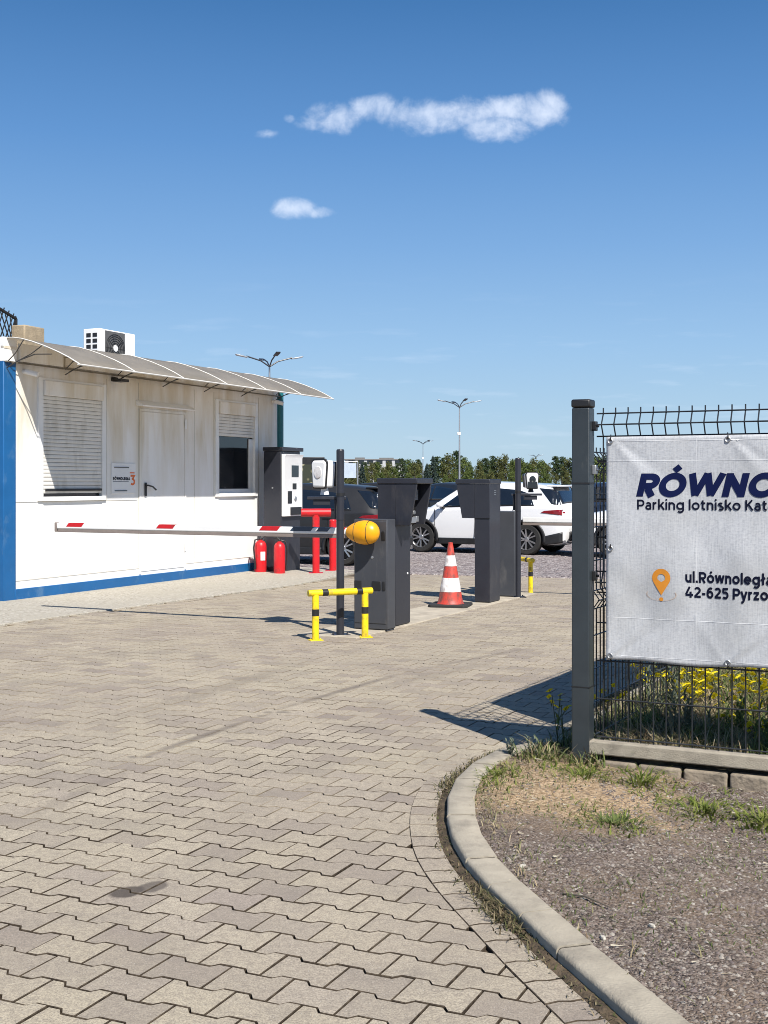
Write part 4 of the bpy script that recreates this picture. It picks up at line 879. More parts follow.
# ------------------------------------------------------------------ barriers
def barrier():
    b = empty('barrier', (0, 0, 0), 0, 'x', 'barrier', 'parking barriers on the island')
    c = MB(); c.box(-.172, .172, 0, .18, .02, 1.14); c.box(-.165, .165, .01, .17, 0, .02); co = c.build('cabinet', 'cabinet_grey', b, bevel=.008)
    d = MB(); d.box(-.165, .165, -.006, -.0005, .08, 1.12); dd = d.build('door', 'cabinet_grey', b, bevel=.004)
    for x0, x1, za, zb in ((-.165, -.09, .42, .51), (.02, .11, .42, .51), (.125, .155, .42, .51), (.12, .155, .93, 1.02)):
        d = MB(); d.box(x0, x1, -.014, -.0065, za, zb); d.build('sensor', 'black', dd, bevel=.004)
    d = MB(); d.lathe([(.001, -.012), (.012, -.01), (.014, -.0065)], 12, 'y', (.02, 0, .75)); d.build('lock', 'galv', dd)
    # amber cover over the pivot
    prof_ = [(.001, .15), (.035, .146), (.065, .134), (.092, .112), (.111, .08), (.121, .04), (.123, 0), (.117, -.04), (.103, -.085), (.083, -.125), (.060, -.158), (.050, -.17), (.001, -.17)]
    k = MB(); vs0 = len(k.v); k.lathe([(r, h) for r, h in prof_], 24, 'x', (.0, -.13, 1.01)); k.v = [(x, -.13+(y+.13)*.75, z) for x, y, z in k.v]; ko = k.build('pivot_cover', 'amber', b)
    k = MB()
    for xx, r_ in ((.055, .1185), (-.075, .107)): k.lathe([(r_, -.003), (r_+.0035, 0), (r_, .003)], 24, 'x', (xx-.0, -.13, 1.01))
    k.v = [(x, -.13+(y+.13)*.75, z) for x, y, z in k.v]; k.build('strap', 'black', ko)
    a = MB(); a.box(-3.58, -.17, -.155, -.105, .985, 1.055); ao = a.build('arm', 'white', b, bevel=.012, segs=3)
    a = MB(); a.box(-3.57, -.17, -.15, -.11, .948, .983); a.build('rubber_edge', 'alu', ao, bevel=.004)
    a = MB(); a.box(-3.605, -3.5805, -.158, -.102, .95, 1.06); a.build('end_cap', 'alu', ao, bevel=.006)
    for x0, w_, mt in ((-3.45, .2, 'red'), (-2.31, .2, 'red'), (-1.11, .2, 'red'), (-.77, .22, 'navy'), (-.49, .12, 'navy'), (-.26, .05, 'red')):
        s = MB(); s.prism([(x0, 1.012), (x0+.035, 1.0565), (x0+w_+.035, 1.0565), (x0+w_, 1.012)], -.1565, -.1035, 'y'); s.build('stripe', M['red'] if mt == 'red' else M['navy_band'], ao)
    d = MB(); d.lathe([(.03, -.13), (.03, 0)], 14, 'y', (0, 0, 1.01)); d.build('pivot_shaft', 'black', b)
    return b
M['navy_band'] = mk('dark_blue_band', (.035, .055, .09), .45)
LB = Vector((*G(354, 630), 0)); bar1 = barrier(); bar1.scale = (1, 1, .907); put(bar1, LB+E1*.172, ang(E1), 'near parking barrier, grey cabinet and lowered striped arm with amber pivot cover')
bar2 = copy_tree(bar1); put(bar2, Vector((*G(514.5, 598), 0))-E1*.172+E2*.18, ang(E1)+math.pi, 'far parking barrier with slim dark cabinet behind the second ticket column')

for ch in list(bar2.children):
    for g_ in list(ch.children):
        if g_.name.startswith('stripe'): bpy.data.objects.remove(g_)
for ch in [c for c in bar2.children if c.name.startswith('pivot_cover')]:
    for g_ in list(ch.children): bpy.data.objects.remove(g_)
    bpy.data.objects.remove(ch)
# ------------------------------------------------------------------ ticket columns
def ticket():
    t = empty('ticket_column', (0, 0, 0), 0, 'x', 'ticket machine', 'dark ticket columns on the island'); t.scale = (1., .84, .907)
    c = MB(); c.box(-.165, .165, 0, .22, .02, 1.5); c.box(-.155, .155, .01, .21, 0, .02); c.build('column', 'anthracite', t, bevel=.006)
    hd = MB()
    pl = [(.2, 1.50), (-.33, 1.50), (-.325, 1.44), (-.25, 1.07), (-.001, 1.07), (-.001, 1.5)]
    pl = [(-.001, 1.50), (-.26, 1.50), (-.255, 1.44), (-.18, 1.07), (-.001, 1.07)]
    hd.prism(pl, -.176, -.150, 'x'); hd.prism(pl, .150, .176, 'x')
    hd.prism([(.2215, 1.07), (-.0, 1.07), (-.0, 1.5), (.2215, 1.5)], -.176, -.1655, 'x'); hd.prism([(.2215, 1.07), (-.0, 1.07), (-.0, 1.5), (.2215, 1.5)], .1655, .176, 'x')
    h_ = hd.build('hood', 'anthracite', t, bevel=.003)
    c = MB(); c.box(-.185, .185, -.275, .23, 1.501, 1.56); c.build('cap', 'anthracite', t, bevel=.008)
    c = MB(); c.prism([(-.0015, 1.07), (-.06, 1.07), (-.10, 1.47), (-.0015, 1.47)], -.149, .149, 'x'); pn = c.build('control_panel', 'black', h_, bevel=.003)
    c = MB(); c.box(-.10, .10, -.135, -.118, 1.33, 1.44); c.build('screen', 'galv', pn, bevel=.003)
    c = MB(); c.lathe([(.001, -.125), (.02, -.12), (.024, -.10)], 14, 'y', (-.05, 0, 1.26)); c.lathe([(.001, -.12), (.02, -.12), (.024, -.1)], 14, 'y', (.05, 0, 1.2)); c.build('button', 'galv', pn)
    c = MB(); c.box(-.09, .03, -.15, -.095, 1.09, 1.15); c.box(.05, .11, -.14, -.095, 1.1, 1.16); c.build('ticket_slot', 'galv', pn, bevel=.004)
    c = MB()
    for z in (1.36, 1.385, 1.41): c.box(-.03, .03, .2205, .2235, z, z+.008)
    c.build('vent', 'galv', t)
    c = MB(); c.lathe([(.001, -.006), (.011, -.005), (.012, 0)], 12, 'y', (.1, 0, .55)); c.build('lock', 'white', t)
    return t
tk1 = ticket(); put(tk1, Vector((.042, 11.54, 0))+U*.19+NN*.065, ang(U), 'near dark ticket column with open hood, right behind the near barrier cabinet')
tk2 = copy_tree(tk1); cr = Vector((1.195, 13.82, 0)); put(tk2, cr+U*.176-NN*.185, ang(U)+math.pi, 'far dark ticket column right of the traffic cone, its back turned to the lane')

# ------------------------------------------------------------------ traffic cone
cq = G(450.5, 607); cn_ = empty('traffic_cone', cq, R(-14), 'scuffed red and white traffic cone on a black rubber base', 'traffic cone'); cn_.scale = (.907,)*3
b_ = MB(); b_.prism([(-.24, -.2), (-.2, -.24), (.2, -.24), (.24, -.2), (.24, .2), (.2, .24), (-.2, .24), (-.24, .2)], 0, .045, 'z'); b_.build('base', 'rubber', cn_, bevel=.01)
def rc(z): return .155+(.030-.155)*(z-.045)/.715
lv = [(.045, .19, 'red_cone'), (.19, .36, 'cone_white'), (.36, .50, 'red_cone'), (.50, .63, 'cone_white'), (.63, .775, 'red_cone')]
body = MB(); body.lathe([(rc(.045)+.012, .045), (rc(.045), .06)]+[(rc(.06+k*.0447), .06+k*.0447) for k in range(1, 17)]+[(.03, .785), (.001, .79)], 28); bo = body.build('body', 'red_cone', cn_)
for a, c, m_ in lv:
    if m_ == 'cone_white': s = MB(); s.lathe([(rc(a)+.001, a), (rc(a)+.0025, a+.002), (rc(c)+.0025, c-.002), (rc(c)+.001, c)], 28); s.build('reflective_band', m_, bo)
s = MB(); s.box(-.09, -.02, -.165, -.10, .05, .13); 
for k, (x, y) in enumerate(((.10, -.05), (-.15, .0))):
    pass

# ------------------------------------------------------------------ fence with banners
def fence(name, org, dirv, n_vert, sp, height_folds, label, z0=.17, z1=1.90, pairs=True):
    f = empty(name, org, ang(dirv), label, 'fence', 'mesh fence panels round the bed'); f.scale = (1, 1, height_folds)
    m = MB(); r = .0036; Lf = n_vert*sp
    rows = [z0+.0, .25, .37, .45, .57, .65, .77, .85, .93, .99, 1.05, 1.17, 1.25, 1.37, 1.45, 1.57, 1.65, 1.75, 1.81, 1.87]
    rows = [z0, .37, .57, .77, .93, .985, 1.04, 1.22, 1.42, 1.62, 1.75, 1.81, 1.87]
    fold = {.985: .035, 1.81: .035, .40: 0}
    def dy(z):
        for c in (.985, 1.81):
            if abs(z-c) < .06: return -.035*(1-abs(z-c)/.06)
        return 0
    for k in range(n_vert+1):
        x = .03+k*sp; path = [(x, 0, z0-.02)]+[(x, dy(z), z) for z in (.925, .985, 1.045)]+[(x, dy(z), z) for z in (1.75, 1.81, 1.87)]+[(x, 0, z1+.0)]
        m.tube(path, r, 5, caps=False)
    for z in rows: m.tube([(.0, dy(z)-.005, z), (Lf+.05, dy(z)-.005, z)], r*1.15, 5)
    m.build('wire_mesh', 'wire', f)
    return f
fa_ = fence('mesh_fence', P0+E1*.05, E1, 40, .060, .907, 'dark wire mesh fence panel that carries the large white banner')
fb_ = fence('mesh_fence', P0+U2*.05, U2, 96, .060, .81, 'dark wire mesh fence panel running back along the lane from the corner post')
post = empty('fence_post', (P0.x-.020, P0.y, 0), ang(U), 'thick dark grey square fence post at the corner of the wire fence', 'post', 'posts of the wire fence')
b_ = MB(); b_.box(-.05, .05, -.05, .05, -.05, 1.90); b_.build('shaft', 'post_grey', post, bevel=.006)
b_ = MB(); b_.box(-.054, .054, -.054, .054, 1.901, 1.945); b_.build('cap', 'black', post, bevel=.01)
b_ = MB(); b_.box(-.052, .052, -.0525, .052, 1.50, 1.508); b_.box(-.052, .052, -.0525, .052, .43, .435); b_.build('clamp_band', 'black', post)
for z in (1.78, 1.55, .99): b_ = MB(); b_.box(.0, .04, -.072, -.05, z, z+.05); b_.tube([(.02, -.072, z+.025), (.02, -.085, z+.025)], .008, 8); b_.build('clamp', 'galv' if z == 1.55 else 'black', post, bevel=.003)
post.scale = (.87, .87, .907); post.rotation_euler = (R(.2), R(-.5), ang(U))
for (o_, dv, k, lb) in ((P0, E1, 2.5, 'dark fence post at the far right end of the bannered fence'), (P0, U2, 2.5, 'dark fence post midway along the fence beside the lane'), (P0, U2, 5.0, 'last dark fence post of the fence beside the lane')):
    p = copy_tree(post); q = o_+dv*k; put(p, q, ang(U), lb); p.scale = (.5, .5, .80)
# concrete beam and block row under the fence
bm_ = empty('fence_plinth', P0, ang(E1), 'low concrete beam on rough stone blocks under the bannered fence', 'plinth'); bm_.scale = (1, 1, .907)
b_ = MB(); b_.box(.02, 2.6, -.05, .02, .082, .152); b_.build('beam', 'concrete', bm_, bevel=.008, segs=3)
x = .06; 
while x < 2.5:
    L = random.uniform(.19, .25); b_ = MB(); b_.box(x, x+L-.012, -.046-random.random()*.01, .05, -.09, .058+random.uniform(-.006, .004)); b_.build('stone_block', 'block', bm_, bevel=.012, segs=3); x += L
b_ = MB(); b_.box(.05, 2.6, .0, .04, -.05, .084); b_.build('backing_soil', 'joint', bm_)
bm2 = MB(); bm2.box(.08, 5.6, -.02, .02, -.05, .055); o = bm2.build('edge_beam', 'post_grey', bevel=.008); put(o, P0, ang(U2)); tag(o, 'narrow dark beam under the wire fence beside the lane', 'plinth')

# banner with folds
def banner(name, org, dirv, x0, x1, z0, z1, label, yoff=-.060, text_on=True, seed=3):
    b = empty(name, org, ang(dirv), label, 'banner', 'banners on the wire fence')
    nx, nz = 150, 70; P = np.array([(x0+(x1-x0)*i/nx, z0+(z1-z0)*j/nz) for j in range(nz+1) for i in range(nx+1)])
    def wr(P):
        X, Z = P[:, 0], P[:, 1]
        y = .014*(vnoise(P, 4, seed)-.5)+.005*(vnoise(np.c_[X*9+Z*7, Z*2.2], 1, seed+1)-.5)
        for gx in np.arange(x0+.02, x1, .54):      # pull folds fanning from the grommets
            for gz, sg in ((z1, -1), (z0, 1)):
                dx = X-gx; dz = (Z-gz)*sg; rr = np.hypot(dx, dz)+1e-4; an = np.arctan2(dx, dz)
                y += .007*np.exp(-((an-.7)/.13)**2)*np.exp(-rr/.28)*(rr > .02)-.006*np.exp(-((an-.95)/.1)**2)*np.exp(-rr/.25)+.005*np.exp(-((an+.6)/.12)**2)*np.exp(-rr/.22)
        y += .008*np.sin(X*21+np.sin(Z*5)*1.5)*np.clip(1-abs(Z-(z0+.32))/.35, 0, 1)
        return -y
    Y = wr(P)+yoff
    # hem scallops slightly along the bottom
    Zs = P[:, 1].copy(); hb = np.clip(1-(Zs-z0)/.2, 0, 1); Zs += hb*.006*np.sin((P[:, 0]-x0)/.54*2*np.pi)
    vs = [(P[i, 0], Y[i], Zs[i]) for i in range(len(P))]; fs = [(j*(nx+1)+i, j*(nx+1)+i+1, (j+1)*(nx+1)+i+1, (j+1)*(nx+1)+i) for j in range(nz) for i in range(nx)]
    m = MB(); m.add(vs, fs); o = m.build('sheet', 'banner', b, normals=False)
    s = o.modifiers.new('thickness', 'SOLIDIFY'); s.thickness = .0015
    h = MB()
    for zz in (z0+.022, z1-.022, z1-.115, z0+.20):
        vs = []; xs_ = np.linspace(x0+.004, x1-.004, 90); 
        yy = wr(np.c_[xs_, np.full(90, zz)])+yoff-.0012; yy2 = wr(np.c_[xs_, np.full(90, zz+.0022)])+yoff-.0012
        vs = [(xs_[i], yy[i], zz) for i in range(90)]+[(xs_[i], yy2[i], zz+.0022) for i in range(90)]
        h.add(vs, [(i, i+1, 91+i, 90+i) for i in range(89)])
    xs_ = None
    for xx in (x0+.42,):
        zz_ = np.linspace(z0+.004, z1-.004, 60); ya = wr(np.c_[np.full(60, xx), zz_])+yoff-.0012
        h.add([(xx, ya[i], zz_[i]) for i in range(60)]+[(xx+.0022, ya[i], zz_[i]) for i in range(60)], [(i, 60+i, 61+i, i+1) for i in range(59)])
    h.build('seam', mk('seam_thread', (.8, .8, .8), .6), b, normals=False)
    for gx in np.arange(x0+.02, x1, .54):
        for gz in (z1-.02, z0+.02, (z0+z1)/2):
            if gz == (z0+z1)/2 and gx > x0+.1: continue
            yv = float(wr(np.array([[gx, gz]]))[0])+yoff
            g_ = MB(); pth = [(gx+.011*math.cos(t*math.pi/8), yv-.004, gz+.011*math.sin(t*math.pi/8)) for t in range(17)]; g_.tube(pth, .0035, 6, caps=False); g_.build('grommet', 'galv', b)
            g_ = MB(); sg = 1 if gz > 1 else -1; g_.tube([(gx, yv-.004, gz), (gx+.003, yv-.008, gz+.012*sg), (gx-.004, yv+.02, gz+.03*sg), (gx-.012, yv+.05, gz+.02*sg)], .0028, 6); g_.build('cable_tie', 'black', b)
    if text_on:
        def bx(px, py):      # pixel of the photo -> place on the banner plane
            og = org+Vector((-dirv.y, dirv.x, 0))*(yoff-.004); k = (px-384)/F; t = (k*og.y-og.x)/(dirv.x-k*dirv.y); dd = og.y+dirv.y*t; return t, H+(HZ-py)/F*dd
        def drape(o, lift):
            me = o.data; n = len(me.vertices); co = np.empty(n*3); me.vertices.foreach_get('co', co); co = co.reshape(-1, 3)
            co[:, 1] += wr(np.c_[co[:, 0], co[:, 2]])+yoff-lift; me.vertices.foreach_set('co', co.ravel()); me.update()
        def tx(body, px0, pxp, pyb, pyt, pre, m_, w_, shear=0, gap=.1):
            xa, za = bx(px0, pyb); xb, _ = bx(pxp, pyb); _, zt = bx(px0, pyt)
            o = stext(body, m_, b, xa, za, 0, zt-za, xb-xa, pre, w_, shear, gap); drape(o, .0016); return o
        tx('RÓWNOLEGŁA', 636, 744, 496.5, 473.5, 'RÓWN', 'navy_ink', .27, .22, .07)
        tx('Parking lotnisko Katowice', 637, 767, 509.5, 499.5, 'Parking lotnisko Kat', 'dark_ink', .175, 0, .13)
        tx('ul.Równoległa', 685.5, 765, 582.5, 571.5, 'ul.Równoległ', 'dark_ink', .21, 0, .11)
        tx('42-625 Pyrzowice', 685.5, 768, 597.5, 586.5, '42-625 Pyrzo', 'dark_ink', .21, 0, .11)
        # map pin
        cx, cz = bx(661.3, 578); r = .043
        pts_ = [(cx+r*math.cos(R(a)), cz+r*math.sin(R(a))) for a in range(-28, 209, 8)]; tip = (cx, cz-.080)
        q_ = MB(); hole = .0185
        outer = pts_+[tip]; innr = [(cx+hole*math.cos(R(-28+236*k/(len(pts_)-1))), cz+hole*math.sin(R(-28+236*k/(len(pts_)-1)))) for k in range(len(pts_))]+[(cx, cz-hole)]
        n_ = len(outer); q_.add([(x, 0, z) for x, z in outer]+[(x, 0, z) for x, z in innr], [(i, (i+1) % n_, n_+(i+1) % n_, n_+i) for i in range(n_)]); o = q_.build('map_pin', 'orange_ink', b, normals=False); drape(o, .0016)
        q_ = MB(); zc = cz-.076
        for a in range(-200, 20, 8):
            for rr_ in ((.072, .030),):
                p_ = [(cx+rr_[0]*s_k*math.cos(R(t)), zc+rr_[1]*s_k*math.sin(R(t))) for s_k, t in ((1, a), (1, a+8), (.95, a+8), (.95, a))]
                q_.add([(x, 0, z) for x, z in p_], [(0, 1, 2, 3)])
        o = q_.build('ring_mark', 'pale_ink', b, normals=False); drape(o, .0016)
        q_ = MB(); q_.add([(cx+.010*math.cos(R(a)), 0, zc-.022+.009*math.sin(R(a))) for a in range(0, 360, 20)], [tuple(range(18))]); o = q_.build('dot_mark', 'orange_ink', b, normals=False); drape(o, .0022)
    return b
banner('banner', P0, E1, .112, 2.36, .532, 1.582, 'large white parking banner facing the camera with dark blue lettering')
banner('banner', P0, U2, .56, 3.1, .56, 1.43, 'white banner on the fence beside the lane, seen end-on behind the first banner', yoff=.03, text_on=False, seed=9)

# ------------------------------------------------------------------ plants
def tuft(mb, x, y, z, n, h, sp, w=.006, bend=(.4, 2.0), mi=0):
    for _ in range(n):
        a = random.uniform(0, 6.3); r = sp*random.random(); mb.blade((x+r*math.cos(a), y+r*math.sin(a), z-.004), a+random.uniform(-.6, .6), h*random.uniform(.3, 1.15), w*random.uniform(.6, 1.3), random.uniform(*bend), mi)
def leafy(mb, x, y, z, h, n, lw, mi=0):
    """upright weed: stem with leaves up its height"""
    lean = random.uniform(-.12, .12), random.uniform(-.12, .12)
    for k in range(n):
        t = (k+.5)/n; a = k*2.4+random.random(); p = (x+lean[0]*h*t, y+lean[1]*h*t, z+h*t)
        mb.blade(p, a, h*.38*(1.1-t*.5), lw, random.uniform(.7, 1.4), mi)
    return lean
def grass_thing(px, py, h, n, sp, mat, label, cat='grass tuft', name='grass_tuft', z=.03, w=.007, grp=None, leaf=False):
    x, y = G(px, py, z); zz = soil_h(x, y); zz = 0 if zz < -.07 else zz
    m = MB()
    if leaf:
        for _ in range(n): 
            a = random.uniform(0, 6.3); r = random.random()*sp; leafy(m, r*math.cos(a), r*math.sin(a), 0, h*random.uniform(.6, 1), 7, w)
    else: tuft(m, 0, 0, 0, n, h, sp, w)
    o = m.build(name, mat, smooth=False, normals=False); o.location = (x, y, zz); tag(o, label, cat, grp); return o
grass_thing(586, 756, .27, 9, .07, 'greyleaf', 'grey-green upright weed at the foot of the corner fence post', 'weed', 'weed', w=.014, leaf=True)
grass_thing(512, 757, .09, 7, .04, 'greyleaf', 'small grey-green weed on the kerb where it bends to the fence', 'weed', 'weed', w=.010, leaf=True)
grass_thing(536, 757, .10, 6, .05, 'greyleaf', 'creeping grey-green weed between the kerb and the fence post', 'weed', 'weed', w=.010, leaf=True)
grass_thing(581, 775, .05, 110, .13, 'lime', 'fresh green grass tuft below the corner fence post', grp='grass tufts on the bare soil')
grass_thing(640, 780, .10, 60, .08, 'lime', 'tall thin green tuft in front of the stone blocks, left of the broad one', grp='grass tufts on the bare soil')
grass_thing(706, 800, .055, 150, .16, 'lime', 'broad bright green grass tuft at the foot of the stone blocks', grp='grass tufts on the bare soil', w=.009)
grass_thing(762, 812, .055, 110, .13, 'lime', 'dark green tuft at the right edge of view by the blocks', grp='grass tufts on the bare soil', w=.009)
grass_thing(612, 820, .035, 220, .13, 'leaf', 'low spreading green tuft alone on the bare soil', grp='grass tufts on the bare soil', w=.008)
grass_thing(497, 776, .035, 110, .10, 'lime', 'yellow-green grass growing over the back of the kerb bend', grp='grass tufts on the bare soil')
mw = MB()
for px, py, r, n in ((581, 772, .22, 160), (650, 783, .2, 120), (705, 800, .25, 200), (760, 812, .2, 120), (495, 790, .12, 90), (540, 770, .2, 100), (600, 818, .2, 120), (497, 775, .12, 100)):
    x0, y0 = G(px, py, .02)
    for _ in range(n):
        a = random.uniform(0, 6.3); q = r*random.random()**.7; x, y = x0+q*math.cos(a), y0+q*1.4*math.sin(a); z = soil_h(x, y)
        if z > -.07: mw.blade((x, y, z-.003), random.uniform(0, 6.3), random.uniform(.012, .05), random.uniform(.004, .009), random.uniform(.8, 2.2))
tag(mw.build('creeping_weeds', 'lime', smooth=False, normals=False), 'low creeping green weeds round the tufts on the soil', 'weeds', kind='stuff')
# grass fringe behind the kerb
kf = MB()
for i in range(len(KC)-1):
    s = KL[i]
    if s < 1.2 or s > 8: continue
    dn = 16 if s > 3.0 else 6
    for _ in range(dn):
        a = .13+abs(random.gauss(0, .07)); p = off(i, a); zz = soil_h(p.x, p.y)
        if zz > -.07 and random.random() < .35+.5*math.sin(s*4)**2: kf.blade((p.x+random.uniform(-.03, .03), p.y+random.uniform(-.03, .03), zz-.003), random.uniform(0, 6.3), random.uniform(.012, .045), .0045, random.uniform(.3, 1.5))
tag(kf.build('grass_fringe', 'dry', smooth=False, normals=False), 'short dry grass creeping along the back of the kerb', 'grass', kind='stuff')
kf = MB()
for _ in range(2600):
    x, y = random.uniform(.3, 1.5), random.uniform(3.4, 5.8)
    if vnoise(np.array([[x, y]]), 4, 12)[0] < .55: continue
    zz = soil_h(x, y)
    if zz > -.07: kf.blade((x, y, zz-.003), random.uniform(0, 6.3), random.uniform(.01, .03), .004, random.uniform(.3, 1.5))
tag(kf.build('sparse_grass', 'leaf', smooth=False, normals=False), 'sparse short grass scattered over the sandy soil', 'grass', kind='stuff')
# bed behind the fence: dry undergrowth
def bedpt(a, b): return P0+E1*a+E2*b
ug = MB(); ug2 = MB()
for _ in range(21000):
    a, b = random.uniform(.03, 2.4), .05+random.random()**1.8*4.0
    p = bedpt(a, b); r2 = (p-P0).dot(NN)
    if r2 < .06: continue
    zz = soil_h(p.x, p.y)
    if zz < -.07: continue
    nz_ = vnoise(np.array([[p.x, p.y]]), 3.2, 21)[0]
    (ug if nz_ < .5 else ug2).blade((p.x, p.y, zz-.01), random.uniform(0, 6.3), random.uniform(.03, .15), random.uniform(.004, .009), random.uniform(.3, 1.5))
for _ in range(6500):
    a, b = random.uniform(-.15, 5.5), random.uniform(-.30, .12)
    p = P0+U2*a+NN*b; zz = max(soil_h(p.x, p.y), -.01)
    (ug if random.random() < .5 else ug2).blade((p.x, p.y, zz-.005), random.uniform(0, 6.3), random.uniform(.03, .12), random.uniform(.004, .009), random.uniform(.3, 1.5))
tag(ug.build('dry_undergrowth', 'dry', smooth=False, normals=False), 'dry grass and stalks filling the bed behind the wire fence', 'undergrowth', kind='stuff')
tag(ug2.build('green_undergrowth', 'leaf', smooth=False, normals=False), 'green weeds filling the bed behind the wire fence', 'undergrowth', kind='stuff')
for a, b, h, n, lb in ((.55, .35, .24, 8, 'bushy grey-green weed behind the left part of the fence'), (.98, .30, .24, 9, 'bushy dark green weed behind the fence near the right edge of view'), (.35, .75, .3, 9, 'tall grey-green weed beside the lane fence, left of the yellow flowers'), (.95, 1.3, .38, 10, 'tall green plant behind the yellow flowers'), (.75, .6, .2, 8, 'low green weed in front of the yellow flowers')):
    m = MB()
    for _ in range(n): t = random.uniform(0, 6.3); r = random.random()*.12; leafy(m, r*math.cos(t), r*math.sin(t), 0, h*random.uniform(.6, 1), 10, .012)
    p = bedpt(a*.96-.15, b*1.2); o = m.build('weed', 'greyleaf' if 'grey' in lb else 'leaf', smooth=False, normals=False); o.location = (p.x, p.y, soil_h(p.x, p.y)); tag(o, lb, 'weed', 'weeds in the bed behind the fence')
def flower_plant(loc, h, n, spread, label, nf=4):
    f = empty('flowering_plant', loc, 0, label, 'plant', 'yellow flowering plants')
    s = MB(); l = MB(); fl = MB()
    for _ in range(n):
        t = random.uniform(0, 6.3); r = spread*random.random(); x, y = r*math.cos(t), r*math.sin(t); hh = h*random.uniform(.65, 1.05); lx, ly = x*1.5+random.uniform(-.03, .03), y*1.5+random.uniform(-.03, .03)
        s.tube([(x, y, 0), ((x+lx)/2, (y+ly)/2, hh*.5), (lx, ly, hh)], .0022, 4, caps=False)
        leafy(l, x, y, 0, hh*.75, 6, .009)
        for _ in range(nf):
            fx, fy, fz = lx+random.uniform(-.045, .045), ly+random.uniform(-.045, .045), hh+random.uniform(-.05, .02); rr_ = random.uniform(.014, .023); tl = random.uniform(-.5, .5), random.uniform(-.9, .2)
            ring_ = [(fx+rr_*(1 if k % 2 == 0 else .55)*math.cos(k*math.pi/6), fy+rr_*(1 if k % 2 == 0 else .55)*math.sin(k*math.pi/6), fz+rr_*(tl[0]*math.cos(k*math.pi/6)+tl[1]*math.sin(k*math.pi/6))) for k in range(12)]
            fl.add([(fx, fy, fz+.004)]+ring_, [(0, 1+k, 1+(k+1) % 12) for k in range(12)])
            s.tube([(lx, ly, hh-.06), (fx, fy, fz)], .0012, 3, caps=False)
    s.build('stem', 'stem', f, normals=False); l.build('foliage', 'leaf', f, smooth=False, normals=False); fl.build('blossom', 'petal', f, smooth=False, normals=False); return f
FL = [(.50, 1.30, .20, 'small yellow flowering plant at the left end of the flower patch'), (.66, 1.55, .20, 'yellow flowering plant at the back left of the patch'), (.74, 1.15, .20, 'yellow flowering plant at the front left of the patch'), (.90, 1.50, .23, 'tall yellow flowering plant in the middle of the patch'),
      (.95, 1.10, .20, 'dense yellow flowering plant at the front middle of the patch'), (1.08, 1.35, .20, 'yellow flowering plant right of the middle of the patch'), (1.20, 1.60, .23, 'yellow flowering plant at the back right, near the edge of view'), (1.02, .80, .17, 'yellow flowering plant standing forward of the patch'),
      (1.12, .62, .10, 'low yellow flowering plant close behind the fence at the right'), (1.30, 1.25, .20, 'yellow flowering plant half out of view at the right edge'), (.60, .9, .12, 'sparse low yellow flowering plant forward of the patch at its left')]
for a, b, h, lb in FL:
    p = bedpt(a-.42, b); flower_plant((p.x, p.y, soil_h(p.x, p.y)), h*random.uniform(.75, 1.2), 8 if h > .18 else 4, .15, lb, 5)
p = P0+Vector((-.08, .30, 0)); flower_plant((p.x, p.y, .04), .30, 3, .05, 'lone yellow flowering plant just behind the corner fence post', 3)
p = P0+Vector((.11, .30, 0)); flower_plant((p.x, p.y, .06), .28, 2, .03, 'single yellow flower stalk inside the fence by the corner post', 3)

# ------------------------------------------------------------------ cars
def interp(tab, x, c):
    xs_ = [r[0] for r in tab]; return float(np.interp(x, xs_, [r[c] for r in tab]))
# x, z_bottom, z_side_top(shoulder or belt), z_top, half width, half width at top
CT = [(-2.28, .42, .78, .98, .66, .60), (-2.24, .30, .92, 1.02, .80, .66), (-2.14, .26, 1.04, 1.14, .87, .66), (-1.98, .25, 1.09, 1.44, .895, .60), (-1.86, .24, 1.10, 1.56, .905, .60), (-1.5, .22, 1.09, 1.625, .915, .615), (-1.0, .21, 1.08, 1.665, .92, .63),
      (-.3, .21, 1.06, 1.685, .92, .64), (.2, .21, 1.05, 1.655, .92, .63), (.45, .21, 1.045, 1.57, .92, .62), (.75, .21, 1.035, 1.39, .92, .66), (1.0, .21, 1.03, 1.22, .915, .70), (1.18, .22, 1.01, 1.09, .91, .76), (1.6, .23, .95, 1.04, .90, .74), (1.95, .24, .87, .97, .865, .70), (2.12, .26, .78, .89, .80, .64), (2.22, .32, .66, .76, .70, .56), (2.26, .40, .58, .62, .58, .46)]
def car_body_mesh():
    xs_ = sorted(set([r[0] for r in CT]+list(np.linspace(-2.2, 2.2, 30)))); vs = []; n = 0
    for x in xs_:
        zb, zs, zt, w_, wt = (interp(CT, x, k) for k in range(1, 6))
        half = [(0, zb), (w_*.86, zb), (w_*.955, zb+.06), (w_*.985, zb+(zs-zb)*.33), (w_, zb+(zs-zb)*.66), (w_*.985, zs-.03), (w_*.955, zs), (wt+.035, zt-.055), (wt-.03, zt-.018), (wt*.55, zt), (0, zt+.008)]
        sec = half+[(-a, b) for a, b in reversed(half[1:-1])]; n = len(sec); vs += [(x, a, b) for a, b in sec]
    fs = [(i*n+j, i*n+(j+1) % n, (i+1)*n+(j+1) % n, (i+1)*n+j) for i in range(len(xs_)-1) for j in range(n)]
    fs += [tuple(range(n)), tuple((len(xs_)-1)*n+j for j in range(n-1, -1, -1))]
    return vs, fs
def side_y(x, z):
    zb, zs, zt, w_, wt = (interp(CT, x, k) for k in range(1, 6))
    pts = [(w_*.985, zb+(zs-zb)*.33), (w_, zb+(zs-zb)*.66), (w_*.985, zs-.03), (w_*.955, zs), (wt+.035, zt-.055), (wt-.03, zt-.018)]
    return float(np.interp(z, [p[1] for p in pts], [p[0] for p in pts]))
